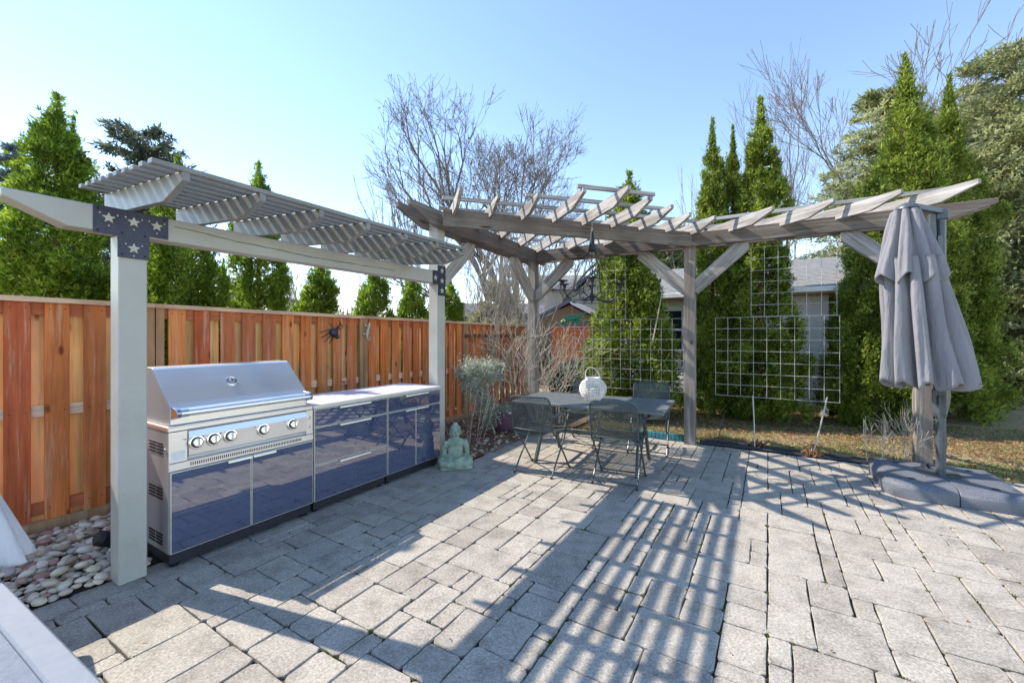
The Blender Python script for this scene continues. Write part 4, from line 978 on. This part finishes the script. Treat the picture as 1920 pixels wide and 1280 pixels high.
p = PX(419, 497, 8.5); cedar_copy(src[2], 'tiny cone shaped cedar in the distance behind the fence', p.x, 8.5, .42, p.z / 2.66, .3)
# cedars on the lawn
GL = 'tall cedars on the lawn'
def at(px, Y): return (px - CX) / F * Y
c1 = cedar('cedar_tree', 'full cedar behind the wire grid between corner post and middle post', at(1180, 8.2), 8.2, 4.5, .72, M['cedar2'], 40000, 41, .80, .066, .12, GL, .17)
c2 = cedar('cedar_tree', 'tallest of the three cedars just right of the middle arbor post', at(1426, 7.8), 7.8, 5.65, .56, M['cedar2'], 42000, 42, .95, .064, .15, GL, .18)
cedar_copy(c2, 'slim cedar spire rising directly behind the middle arbor post', at(1336, 8.15), 8.15, .74, 5.45 / 5.65, 2.2)
cedar_copy(c2, 'slim cedar spire second from the middle arbor post', at(1374, 8.3), 8.3, .60, 5.4 / 5.65, 4.0)
c3 = cedar('cedar_tree', 'tallest cedar, its spire above the right end of the arbor', at(1697, 8.0), 8.0, 6.55, .88, M['cedar2'], 48000, 43, 1.0, .068, .15, GL, .18)
cedar_copy(c1, 'bright lower cedar left of the folded umbrella', at(1640, 7.3), 7.3, .84, 4.25 / 4.5, 1.2)
cedar_copy(c3, 'dark tall cedar right of the folded umbrella', at(1780, 8.4), 8.4, .82, 6.4 / 6.55, 2.5)

def conifer(name, label, x, y, H, Rad, m, seed, layers=22, per=13, n_sp=26, size=.22, droop=.25, bare=.06, prof=1.0, group=None):
    """layered conifer with separate boughs and gaps"""
    g = np.random.default_rng(seed); o = thing(name, label, 'tree', (x, y, -.05), 0, group); sg = [(0, 0, 0, 0, 0, H, .03 * H ** .8 * .6, .012)]; Pp = []; D = []
    for i in range(layers):
        t = bare + (1 - bare) * (i + g.uniform(-.3, .3)) / layers; t = min(max(t, 0.03), .985); z = t * H; Lb = Rad * (1 - t) ** prof * g.uniform(.8, 1.1) + .08
        for k in range(max(4, int(per * (1 - .55 * t)))):
            a = g.uniform(0, 6.283); Lk = Lb * g.uniform(.6, 1.15); pr = np.array([0, 0, z]); d = np.array([math.cos(a), math.sin(a), .35 - droop * (1 - t)])
            nseg = 4
            for q in range(nseg):
                d = d + np.array([0, 0, -droop * .35 if q < 2 else .08]) + g.normal(0, .05, 3); nx_ = pr + d / np.linalg.norm(d) * Lk / nseg
                sg.append((*pr, *nx_, .018 * (1 - q / nseg) + .004, .018 * (1 - (q + 1) / nseg) + .003))
                cnt = int(n_sp * (.45 + .3 * q) * (.4 + Lk / Rad)); f = g.uniform(0, 1, cnt)[:, None]; P_ = pr + (nx_ - pr) * f + g.normal(0, .07 * Lk + .02, (cnt, 3)) * [1, 1, .55]
                Pp.append(P_); D.append(np.tile(d * .8, (cnt, 1)) + g.normal(0, .55, (cnt, 3)) + [0, 0, -.15 * droop]); pr = nx_
    Vv, Ff = sprays(np.concatenate(Pp), np.concatenate(D), size, .3, 3); mesh_np('crown', Vv, Ff, m, o); segs_mesh('trunk', sg, M['bark'], o, 5); return o
conifer('spruce_tree', 'blue spruce at the far left edge behind the fence', at(28, 9.5), 9.5, PX(28, 258, 9.5).z, 1.5, M['spruce'], 51, 28, 15, 26, .12, .3)
conifer('fir_tree', 'dark open fir rising behind the grey pergola slats', at(268, 13), 13, PX(268, 238, 13).z, 3.0, M['fir'], 52, 20, 12, 20, .20, .1, .2, .5)
conifer('fir_tree', 'pale bushy conifer beyond the fence corner', at(935, 15), 15, PX(935, 520, 15).z, 2.0, M['hemlock'], 53, 14, 10, 22, .25, .2, .05, .9)
conifer('hemlock_tree', 'huge tan green conifer filling the right edge', at(1905, 11.5), 11.5, PX(1890, 75, 11.5).z, 3.3, M['hemlock'], 54, 34, 20, 30, .15, .42, .03, .45)
conifer('hemlock_tree', 'large grey green conifer behind the tallest cedar', at(1655, 12.5), 12.5, PX(1690, 160, 12.5).z, 3.4, M['hemlock'], 55, 28, 17, 27, .16, .42, .1, .62)
conifer('hemlock_tree', 'loose conifer seen over the neighbouring roof', at(1260, 17), 17, PX(1260, 425, 17).z, 2.6, M['hemlock'], 56, 16, 11, 22, .3, .35, .1, .6)
# ================================================================== BARE TREES AND SHRUBS
def grow(p, d, L_, r, lev, sg, g, spread=.5, split=(2, 4), taper=.62, up=.12, wob=.16, nseg=4, minr=.0022):
    p = np.array(p, float); d = np.array(d, float); d /= np.linalg.norm(d); r0 = r
    for q in range(nseg):
        d = d + g.normal(0, wob, 3) + [0, 0, up * .3]; d /= np.linalg.norm(d); n_ = p + d * L_ / nseg; r1 = max(minr, r0 * (1 - .38 * (q + 1) / nseg))
        rp = max(minr, r0 * (1 - .38 * q / nseg)); sg.append((*p, *n_, rp, r1)); p = n_
        if lev > 0 and q >= 1 and g.random() < .75:
            e = d + g.normal(0, spread, 3) + [0, 0, up]; grow(p, e, L_ * g.uniform(.45, .72), r1 * .55, lev - 1, sg, g, spread, split, taper, up, wob, max(3, nseg - 1), minr)
    if lev > 0:
        for k in range(g.integers(*split)):
            e = d + g.normal(0, spread * .8, 3) + [0, 0, up]; grow(p, e, L_ * g.uniform(.55, .8), r1 * taper * 1.25, lev - 1, sg, g, spread, split, taper, up, wob, nseg, minr)
def bare_tree(name, label, base, stems, m, seed, buds=0, cat='tree', group=None, n=4, part='branches', **kw):
    g = np.random.default_rng(seed); o = thing(name, label, cat, base, 0, group); sg = []; tr = []
    for (p, d, L_, r, lev) in stems:
        t0 = len(sg); grow(p, d, L_, r, lev, sg, g, **kw)
    sg = np.array(sg); big = sg[:, 6] > np.quantile(sg[:, 6], .93)
    tag(segs_mesh('trunk' if cat == 'tree' else 'stems', sg[big], m, o, 6), kind=None if cat == 'tree' else 'stuff'); tag(segs_mesh(part, sg[~big], m, o, 3), kind='stuff')
    if buds:
        tips = sg[sg[:, 6] < .012]; idx = g.choice(len(tips), min(buds, len(tips) * 3)); f = g.uniform(0, 1, len(idx))[:, None]
        Pp = tips[idx, :3] + (tips[idx, 3:6] - tips[idx, :3]) * f; Vv, Ff = sprays(Pp, g.normal(0, .6, (len(idx), 3)) + [0, 0, .8], .09, .4, 1); mesh_np('buds', Vv, Ff, m, o)
    return o
bx = at(962, 20)
bare_tree('bare_tree', 'wide bare tree rising behind the arbor corner', (bx, 20, 0), [((0, 0, 0), (.02, 0, 1), 4.9, .24, 5), ((0, 0, 0), (.24, .05, 1), 4.4, .2, 5), ((0, 0, 0), (-.24, 0, 1), 4.4, .2, 5), ((0, 0, 0), (-.60, 0, 1), 4.1, .16, 4), ((0, 0, 0), (.62, .1, 1), 4.1, .16, 4)], M['bark2'], 61, 3500, spread=.46, up=.12, wob=.13, minr=.007)
bare_tree('bare_tree', 'thin pale bare tree above the middle cedars', (at(1455, 14), 14, 0), [((0, 0, 0), (-.03, 0, 1), 3.6, .06, 4), ((0, 0, 0), (.12, 0, 1), 3.2, .05, 4)], M['bark'], 62, spread=.32, up=.2, wob=.07, minr=.004)
bare_tree('bare_tree', 'tall bare tree crown in the upper right corner', (at(1930, 18), 18, 0), [((0, 0, 0), (-.03, 0, 1), 5.4, .2, 5), ((0, 0, 0), (-.12, 0, 1), 4.9, .16, 4)], M['bark'], 63, spread=.42, up=.14, wob=.1, minr=.009)
bare_tree('bare_tree', 'faint bare tree behind the large grey green conifer', (at(1720, 17), 17, 0), [((0, 0, 0), (-.12, 0, 1), 4.6, .13, 5), ((0, 0, 0), (.1, 0, 1), 4.4, .12, 4)], M['bark'], 64, spread=.42, up=.12, wob=.1, minr=.008)
bare_tree('bare_tree', 'small bare sapling above the left end of the arbor', (at(790, 12), 12, 0), [((0, 0, 0), (-.06, 0, 1), 2.6, .035, 3), ((0, 0, 0), (.05, 0, 1), 2.3, .03, 3), ((0, 0, 0), (-.2, 0, 1), 2.4, .03, 3)], M['bark'], 65, spread=.2, up=.35, wob=.07, minr=.005)
bare_tree('bare_tree', 'slender bare tree beside the middle cedar spires', (at(1292, 15), 15, 0), [((0, 0, 0), (.02, 0, 1), 3.0, .04, 3), ((0, 0, 0), (.08, 0, 1), 2.8, .035, 3)], M['barkp'], 66, spread=.25, up=.3, wob=.08, minr=.005)
def shrub(name, label, base, n, h, r, m, seed, lev=2, spread=.3, minr=.0035, group=None, rr=.012, up=.3, wob=.12):
    g = np.random.default_rng(seed); st = []
    for k in range(n):
        a = g.uniform(0, 6.28); q = g.uniform(0, 1) ** .5 * r * .45; st.append(((math.cos(a) * q, math.sin(a) * q, 0), (math.cos(a) * r / h * .7, math.sin(a) * r / h * .7, 1), h * g.uniform(.4, .62), rr, lev))
    return bare_tree(name, label, base, st, m, seed, cat='shrub', group=group, spread=spread, up=up, wob=wob, minr=minr)
GS = 'bare shrubs beyond the fence'
for i, (px, Y, h, r, n, lb) in enumerate([(425, 9, 2.6, .8, 26, 'pale bare shrub beyond the fence left of the thin spired cedar'), (552, 9.5, 2.5, .5, 22, 'pale bare shrub between the third and fourth cedars'), (655, 10.5, 2.4, .5, 22, 'pale bare shrub between the fourth and fifth cedars'),
        (905, 11, 3.4, 1.0, 17, 'tall bare shrub beyond the fence right of the far grey post'), (965, 11.5, 3.9, .9, 17, 'tall bare shrub behind the corner arbor post')]):
    shrub('bare_shrub', lb, (at(px, Y), Y, 0), n, h, r, M['barkp'], 70 + i, 2, .3, .0055, GS)
shrub('climbing_vine', 'tangled dry vine climbing the corner arbor post', (.47, 7.15, 0), 11, 1.6, .30, M['twig'], 81, 2, .42, .0028, rr=.008, up=.12, wob=.22)
shrub('dry_shrub', 'tangled pale dry shrub right of the corner arbor post', (.80, 7.35, 0), 11, 1.4, .28, M['twig'], 82, 2, .42, .0028, rr=.008, up=.15, wob=.22)
shrub('dry_shrub', 'tangled dry shrub growing against the fence corner', (-.02, 8.3, 0), 8, 1.7, .45, M['twig'], 83, 2, .4, .003, rr=.008, up=.15, wob=.2)
shrub('dry_shrub', 'bare twiggy shrub in front of the right arbor post', (at(1680, 4.95), 4.95, -.02), 11, .62, .24, M['twig'], 84, 2, .38, .0018, rr=.004, up=.2, wob=.16)
shrub('dry_plant', 'long pale dry stems fanning out behind the statue', (-.62, 5.75, 0), 11, 1.45, .5, M['twig'], 85, 0, .2, .002, rr=.0032, up=.0, wob=.03)
rg = MB().tube([(.13 * math.cos(t * .2618), .13 * math.sin(t * .2618), .32) for t in range(24)], .003, 5, closed=True)
for k in range(4): rg.tube([(.13 * math.cos(k * 1.57), .13 * math.sin(k * 1.57), .55), (.13 * math.cos(k * 1.57), .13 * math.sin(k * 1.57), .32), (.08 * math.cos(k * 1.57), .08 * math.sin(k * 1.57), 0)], .0028, 4)
o = rg.build('plant_support', M['wire'], smooth=True); o.location = (at(1640, 5.1), 5.1, -.03); tag(o, 'round wire plant support hoop beside the twiggy shrub', 'plant support')
for i, (px, Y, lb) in enumerate([(1420, 5.75, 'dry rust coloured tuft at the foot of the left metal stake'), (1523, 5.35, 'dry rust coloured tuft at the foot of the right metal stake')]):
    n = 160; Pp = rng.normal(0, .035, (n, 3)) * [1.6, 1.2, .4] + [0, 0, .02]; Vv, Ff = sprays(Pp, rng.normal(0, .6, (n, 3)) + [0, 0, .8], .07, .3, 1)
    o = mesh_np('dry_tuft', Vv, Ff, M['deadleaf']); o.location = (at(px, Y), Y, -.01); tag(o, lb, 'plant')
# silver shrub by the fence
ss = thing('silver_shrub', 'silvery grey leafed shrub leaning by the fence above the pot', 'shrub', (-.28, 6.45, 0))
Pp = []
for (cx_, cz, r_, nn) in [(-.06, .26, .15, 800), (-.12, .45, .17, 1000), (-.22, .62, .17, 900), (-.30, .80, .20, 1200), (-.34, .98, .22, 1500), (-.12, 1.0, .2, 1300), (.02, .92, .14, 600), (-.46, .92, .12, 450), (.08, 1.05, .1, 300)]:
    Pp.append(rng.normal(0, .5, (nn, 3)) * r_ * [1, .8, .8] + [cx_, 0, cz])
Pp = np.concatenate(Pp); Vv, Ff = sprays(Pp, rng.normal(0, .7, (len(Pp), 3)) + [0, 0, .4], .036, .5, 2); mesh_np('foliage', Vv, Ff, M['silver'], ss)
segs_mesh('stems', [(.02, 0, 0, -.1, 0, .45, .012, .01), (-.1, 0, .45, -.3, 0, .9, .01, .005), (-.1, 0, .45, -.05, 0, 1.0, .009, .004), (.03, .03, 0, -.2, 0, .7, .009, .004)], M['twig'], ss, 6)
pl_ = thing('potted_plant', 'low grey green plant growing in the purple pot', 'plant', (-.13, 6.78, .27))
Pp = rng.normal(0, .075, (900, 3)) * [1, 1, .5] + [0, 0, .05]; Vv, Ff = sprays(Pp, rng.normal(0, .5, (900, 3)) + [0, 0, .8], .05, .25, 2); mesh_np('foliage', Vv, Ff, M['silver'], pl_)
hd = thing('hedge_shrub', 'rounded green shrub behind the trellis left of the first lawn cedar', 'shrub', (at(1078, 9.3), 9.3, 0))
nn = 9000; a = rng.uniform(0, 6.28, nn); zz = rng.uniform(0, 1, nn) ** .8; rr_ = .55 * np.sqrt(1 - zz ** 3) * rng.uniform(.6, 1.05, nn); Pp = np.stack([np.cos(a) * rr_, np.sin(a) * rr_, .05 + zz * .9], 1)
Vv, Ff = sprays(Pp, rng.normal(0, .5, (nn, 3)) + [0, 0, .5], .06, .5, 2); mesh_np('foliage', Vv, Ff, M['shrubleaf'], hd)
segs_mesh('stems', [(0, 0, 0, .1, 0, .7, .02, .01), (0, 0, 0, -.15, 0, .6, .02, .01)], M['bark'], hd, 5)
# ivy on the fence
iv = []
for _ in range(1500):
    s_ = random.uniform(5.15, 6.6); z_ = random.uniform(.1, 1.5)
    if math.sin(s_ * 9) + math.sin(z_ * 7 + s_ * 3) > .9: iv.append(tuple(W(s_, FV + .05 + random.uniform(0, .05), z_)))
iv = np.array(iv); Vv, Ff = sprays(iv, rng.normal(0, .6, (len(iv), 3)) + [.5, -.5, .1], .05, .6, 1); o = mesh_np('fence_ivy', Vv, Ff, M['silver']); tag(o, 'sparse variegated ivy trailing up the fence behind the silver shrub', 'ivy')

# ================================================================== NEIGHBOURING BUILDINGS
HS = 8.95
hs_ = thing('neighbour_house', 'white sided house with grey shingle roof behind the lawn cedars', 'house', W(HS, 1.0), TH)
def Hh(s, v, z): return (s - HS, -(v - 1.0), z)
MB().span(Hh(HS, .2, -.1), Hh(HS + 5.0, 4.28, 2.38)).build('wall', M['tan'], hs_)
for k in range(21):
    z = .12 + k * .105
    MB().prism([(0, 0), (-.022, 0.003), (-.006, .112), (0, .112)], Hh(HS, 2.22, z), (1, 0, 0), (0, 0, 1), (0, 4.0, 0)).build('clapboard', M['siding'], hs_)
MB().span(Hh(HS - .035, 4.2, -.05), Hh(HS + .1, 4.32, 2.36)).build('corner_board', M['whitetrim'], hs_)
MB().span(Hh(HS + .02, .2, -.1), Hh(HS + .04, 4.28, .11)).build('foundation', M['beige'], hs_)
MB().span(Hh(HS + 1.6, 4.29, -.1), Hh(HS + 1.9, 5.0, 2.38)).build('porch_wall', M['siding'], hs_)
dr = MB().span(Hh(HS + 1.55, 4.35, -.05), Hh(HS + 1.60, 4.95, 2.0)).build('porch_door', M['brown'], hs_)
MB().lathe([(.03, 0), (.03, .05)], 10, Hh(HS + 1.55, 4.9, 1.0), (-1, 0, 0)).build('door_knob', M['chrome'], dr)
for v_ in (4.95,): MB().span(Hh(HS - .02, v_, -.05), Hh(HS + .1, v_ + .12, 2.38)).build('porch_post', M['whitetrim'], hs_)
rp = [(-.42, 2.42), (2.75, 3.42), (5.9, 2.42), (5.9, 2.36), (2.75, 3.34), (-.42, 2.36)]
rf = MB().prism(rp, Hh(HS, 2.55, 0), (1, 0, 0), (0, 0, 1), (0, 5.1, 0)).build('roof', M['shingle'], hs_)
pit = math.atan2(1.0, 3.17)
for k in range(23):
    a = -.43 + k * .138; zc_ = 2.42 + (a + .42) * 1.0 / 3.17
    MB().prism([(a - .004, zc_ + .002), (a + .16, zc_ + .052), (a + .16, zc_ + .060), (a - .004, zc_ + .016)], Hh(HS, 2.55, 0), (1, 0, 0), (0, 0, 1), (0, 5.08, 0)).build('shingle_course', M['shingle'], rf)
MB().span(Hh(HS - .53, 0.0, 2.33), Hh(HS - .43, 5.1, 2.43)).build('gutter', M['whitetrim'], hs_, bevel=.01)
MB().span(Hh(HS - .42, 0.0, 2.30), Hh(HS + .02, 5.1, 2.335)).build('soffit', M['tan'], hs_)
def hwin(v0, v1, z0, z1):
    f = MB().span(Hh(HS - .05, v0, z0), Hh(HS + .02, v1, z1)).build('window', M['whitetrim'], hs_)
    zm = (z0 + z1) / 2
    for a, b in ((z0 + .06, zm - .02), (zm + .02, z1 - .06)): MB().span(Hh(HS - .056, v0 + .06, a), Hh(HS - .045, v1 - .06, b)).build('pane', M['pane'], f)
    MB().span(Hh(HS - .09, v0 - .04, z0 - .05), Hh(HS - .02, v1 + .04, z0)).build('sill', M['whitetrim'], f)
hwin(1.02, 1.72, 1.15, 2.13)
# far gable house, shed and fence
hb2 = thing('far_house', 'distant pale gabled house seen beneath the arbor', 'house', (at(1092, 26), 26, 0))
zz = PX(0, 500, 26).z
MB().prism([(-3.0, 0), (3.4, 0), (3.4, 4.1), (1.4, zz), (-.6, 4.1), (-3.0, 4.1)], (0, 0, 0), (1, 0, 0), (0, 0, 1), (0, 6, 0)).build('wall', M['beige'], hb2)
MB().prism([(-.9, 4.05), (1.4, zz + .12), (3.7, 4.05), (3.7, 4.25), (1.4, zz + .35), (-.9, 4.25)], (0, -.2, 0), (1, 0, 0), (0, 0, 1), (0, 6.4, 0)).build('roof', M['slate'], hb2)
MB().add([(-3.3, -3.3, 4.0), (-.6, -3.3, 4.0), (.4, 0, 5.2), (-3.3, 0, 5.2)], [(0, 1, 2, 3)]).add([(-3.3, -3.3, 3.9), (-.6, -3.3, 3.9), (.4, 0, 5.1), (-3.3, 0, 5.1)], [(3, 2, 1, 0)]).build('side_roof', M['shingle'], hb2, fix=False)
for x in (.6, 1.9):
    w_ = MB().span((x, -3.06, 2.6), (x + .8, -2.98, 3.8)).build('window', M['whitetrim'], hb2); MB().span((x + .08, -3.09, 2.68), (x + .72, -3.05, 3.72)).build('pane', M['pane'], w_)
sh = thing('garden_shed', 'low brown gabled shed behind the dry shrubs', 'shed', (at(1062, 16), 16, 0))
MB().prism([(-1.3, 0), (1.5, 0), (1.5, 1.75), (-.1, 2.55), (-1.3, 1.95)], (0, 0, 0), (1, 0, 0), (0, 0, 1), (0, 3, 0)).build('wall', M['tan'], sh)
MB().prism([(-1.5, 1.92), (-.1, 2.62), (1.75, 1.70), (1.75, 1.80), (-.1, 2.74), (-1.5, 2.04)], (0, -.15, 0), (1, 0, 0), (0, 0, 1), (0, 3.4, 0)).build('roof', M['slate'], sh)
MB().prism([(-.1, 2.56), (1.74, 1.64), (1.74, 1.82), (-.1, 2.75)], (0, -1.88, 0), (1, 0, 0), (0, 0, 1), (0, .05, 0)).build('barge_board', M['whitetrim'], sh)
gb = thing('far_garage', 'long low building with a slate blue roof beyond the fence corner', 'garage', (at(935, 19), 19, 0))
MB().span((-2.0, 0, 0), (2.0, 3, 2.35)).build('wall', M['beige'], gb)
MB().prism([(-.3, 2.25), (1.6, 2.95), (3.4, 2.25), (3.4, 2.35), (1.6, 3.07), (-.3, 2.35)], (0, 0, 0), (0, 1, 0), (0, 0, 1), (4.4, 0, 0)).build('roof', M['slate'], gb)
for x in (-1.2, .3):
    w_ = MB().span((x, -.05, 1.3), (x + .9, .02, 2.05)).build('window', M['whitetrim'], gb); MB().span((x + .07, -.07, 1.37), (x + .83, -.04, 1.98)).build('pane', M['pane'], w_)
ff = thing('far_fence', 'distant orange board fence seen left of the first lawn cedar', 'fence', (at(1035, 14), 14, 0), R(-8))
for i in range(18): MB().span((i * .145, 0, 0), (i * .145 + .135, .03 if i % 2 else .05, PX(0, 612, 14).z - .04)).build('board', M['fence_f'], ff)
MB().span((-.02, -.03, PX(0, 612, 14).z - .038), (18 * .145, .08, PX(0, 612, 14).z)).build('cap_board', M['fence_c'], ff)

# ================================================================== ORNAMENTS
cd = thing('iron_chandelier', 'black iron candle chandelier hanging from the arbor', 'chandelier', (at(1110, 5.2), 5.2, 1.93))
MB().tube([(0, 0, .60), (0, 0, .06)], .007, 6).build('stem', M['iron'], cd, True)
MB().lathe([(.012, .87), (.018, .85), (.035, .70), (.045, .64), (.03, .62)], 16).build('ceiling_cone', M['iron'], cd, True)
for k in range(11):
    z = .885 + k * .026; ax = k % 2
    MB().tube([((.009 * math.cos(t * .785) if ax else 0), (0 if ax else .009 * math.cos(t * .785)), z + .017 * math.sin(t * .785)) for t in range(8)], .0025, 4, closed=True).build('chain_link', M['wire'], cd)
for k in range(6):
    a = 2 * math.pi * k / 6 + .35; ca, sa = math.cos(a), math.sin(a)
    def rp_(r_, z): return (r_ * ca, r_ * sa, z)
    am_ = MB().tube([rp_(.02, .08), rp_(.10, .03), rp_(.20, .0), rp_(.30, .03), rp_(.375, .11), rp_(.40, .21)], .0065, 6).build('arm', M['iron'], cd, True)
    MB().tube([rp_(.04, .06), rp_(.12, .13), rp_(.18, .11), rp_(.16, .05), rp_(.11, .06)], .005, 5).build('scroll', M['iron'], am_, True)
    MB().lathe([(.012, .19), (.018, .21), (.024, .235), (.058, .245), (.062, .252), (.0, .25)], 16, (.40 * ca, .40 * sa, 0)).build('candle_cup', M['iron'], am_, True)
    MB().tube([rp_(.03, .65), rp_(.20, .36), rp_(.30, .04)], .0035, 4).build('stay_rod', M['iron'], cd, True)
    MB().tube([rp_(.03, .65), rp_(.10, .40), rp_(.12, .12)], .0035, 4).build('inner_rod', M['iron'], cd, True)
MB().lathe([(.0, .0), (.02, .02), (.035, .06), (.02, .10), (.008, .12)], 14).build('hub', M['iron'], cd, True)
MB().tube([(.24 * math.cos(t * .2618), .24 * math.sin(t * .2618), .005) for t in range(24)], .005, 5, closed=True).build('ring', M['iron'], cd, True)
sp = thing('metal_spider', 'dark blue metal spider ornament on the fence', 'ornament', W(2.23, FV + .03, 1.56), TH)
MB().ellipsoid((0, -.04, .0), (.058, .045, .062), 16, 12).build('abdomen', M['plate'], sp, True)
MB().ellipsoid((.055, -.035, -.055), (.03, .026, .028), 12, 10).build('head', M['plate'], sp, True)
for k, (x, z) in enumerate([(.10, .13), (.13, .10), (.15, .06), (.085, .16), (-.18, .0), (-.16, -.07), (-.12, -.12), (-.05, -.14)]):
    MB().tube([(x * .2, -.04, z * .2), (x * .65, -.10, z * .55 + .035), (x, -.015, z)], .005, 6).build('leg', M['iron'], sp, True)
ge_ = thing('gecko_ornament', 'pale green metal gecko ornament climbing the fence', 'ornament', W(2.77, FV + .045, 1.57), TH)
MB().tube([(.03, -.01, .13), (.028, -.016, .10), (.012, -.018, .06), (-.005, -.018, .01), (-.012, -.014, -.05), (.005, -.01, -.105), (.035, -.008, -.115), (.05, -.006, -.085), (.045, -.006, -.055)], [.01, .019, .014, .021, .017, .011, .009, .006, .003], 10).build('body', M['gecko'], ge_, True)
for x, z, dx, dz_ in ((.012, .06, .05, .02), (.012, .065, -.055, .035), (-.01, -.03, .055, .02), (-.01, -.025, -.06, .0)): MB().tube([(x, -.014, z), (x + dx * .6, -.014, z + dz_), (x + dx, -.006, z + dz_ * .4)], [.008, .006, .009], 6).build('leg', M['gecko'], ge_, True)
fg = thing('frog_ornament', 'bright green metal animal ornament hanging by the dry shrub', 'ornament', (at(1073, 6.5), 6.5, PX(0, 602, 6.5).z))
MB().tube([(-.13, 0, .0), (-.08, -.01, .03), (.0, -.015, .05), (.08, -.01, .06), (.15, 0, .10), (.21, 0, .135)], [.035, .04, .048, .035, .018, .008], 12).build('body', M['green'], fg, True)
MB().ellipsoid((-.14, -.01, -.015), (.045, .035, .035), 12, 10).build('head', M['green'], fg, True)
for x in (-.155, -.12): MB().ellipsoid((x, -.04, .008), (.012, .01, .012), 8, 6).build('eye', M['yellow'], fg, True)
for q in ([(-.09, 0, .0), (-.10, -.02, -.05), (-.115, -.02, -.11)], [(.02, 0, .03), (.07, -.02, .0), (.12, -.02, .015)], [(-.03, 0, .03), (.02, -.03, -.02), (.09, -.03, -.02)]): MB().tube(q, [.022, .016, .012], 8).build('leg', M['green'], fg, True)
MB().tube([(0, 0, .05), (.0, 0, .5)], .002, 4).build('hanging_wire', M['wire'], fg)
bb = thing('cane_pole', 'thin pale bamboo cane leaning across the wire grid', 'pole', W(5.27, 1.86, 1.45), TH)
MB().tube([(0, .0, 0), (-.0, -.05, .25), (-.0, -.14, .75)], [.010, .009, .006], 6).build('cane', M['twig'], bb, True)
sl_ = thing('spot_light', 'small black garden spotlight on the pebbles behind the near post', 'lamp', W(-.08, -.62, .03), TH)
MB().lathe([(.035, 0), (.05, .02), (.05, .12), (.03, .14)], 16, (0, 0, .05), (-.8, -.3, .5)).build('lamp_head', M['dark'], sl_, True)
MB().tube([(0, 0, -.03), (0, 0, .07)], .012, 8).build('ground_spike', M['dark'], sl_)

# ================================================================== FOREGROUND CORNER
lw = thing('stone_table', 'pale grey rectangular table top in the lower left corner', 'table', (0, 0, 0), 0)
e0 = PX(0, 1082, F * (HC - .45) / (1082 - CY)); e1 = PX(200, 1282, F * (HC - .45) / (1282 - CY))
lw.location = (e0.x, e0.y, 0); ang = math.atan2(e1.y - e0.y, e1.x - e0.x); lw.rotation_euler = (0, 0, ang)
Ls = 1.75; 
MB().span((-.35, -.9, .405), (Ls - .35, -.092, .446)).build('top_panel', M['slab'], lw, bevel=.004)
MB().span((-.35, -.091, .400), (Ls - .35, 0, .45)).build('border_strip', M['slabedge'], lw, bevel=.008)
for x in (-.28, Ls - .42):
    for y in (-.82, -.16): MB().span((x, y, 0), (x + .06, y + .06, .404)).build('leg', M['slabedge'], lw)
cl = thing('white_cover', 'white cloth cover with stitched hem hanging at the left edge', 'cloth', (-2.60, 2.02, .43))
vs = []; fs = []; n, m = 48, 22
for i in range(m + 1):
    t = i / m
    for j_ in range(n):
        a = 2 * math.pi * j_ / n; r_ = (.055 + .165 * t ** .8) * (1 + .17 * t * math.sin(8 * a + 1) + .05 * t * math.sin(3 * a)); vs.append((r_ * math.cos(a), r_ * math.sin(a) * .7, .42 - .42 * t))
for i in range(m):
    for j_ in range(n): fs.append((i * n + j_, i * n + (j_ + 1) % n, (i + 1) * n + (j_ + 1) % n, (i + 1) * n + j_))
fs.append(tuple(range(n))); o = MB().add(vs, fs).build('cloth', M['cloth'], cl, fix=False); o.data.polygons.foreach_set('use_smooth', [True] * len(o.data.polygons)); o.modifiers.new('thick', 'SOLIDIFY').thickness = .004
hm = MB().tube([(vs[(m - 5) * n + j_][0] * 1.01, vs[(m - 5) * n + j_][1] * 1.01, vs[(m - 5) * n + j_][2]) for j_ in range(n)], .003, 5, closed=True).build('hem_seam', M['cloth'], cl, True)
MB().tube([(0, 0, -.43), (0, 0, .40)], .02, 10).build('pole', M['whitetrim'], cl)
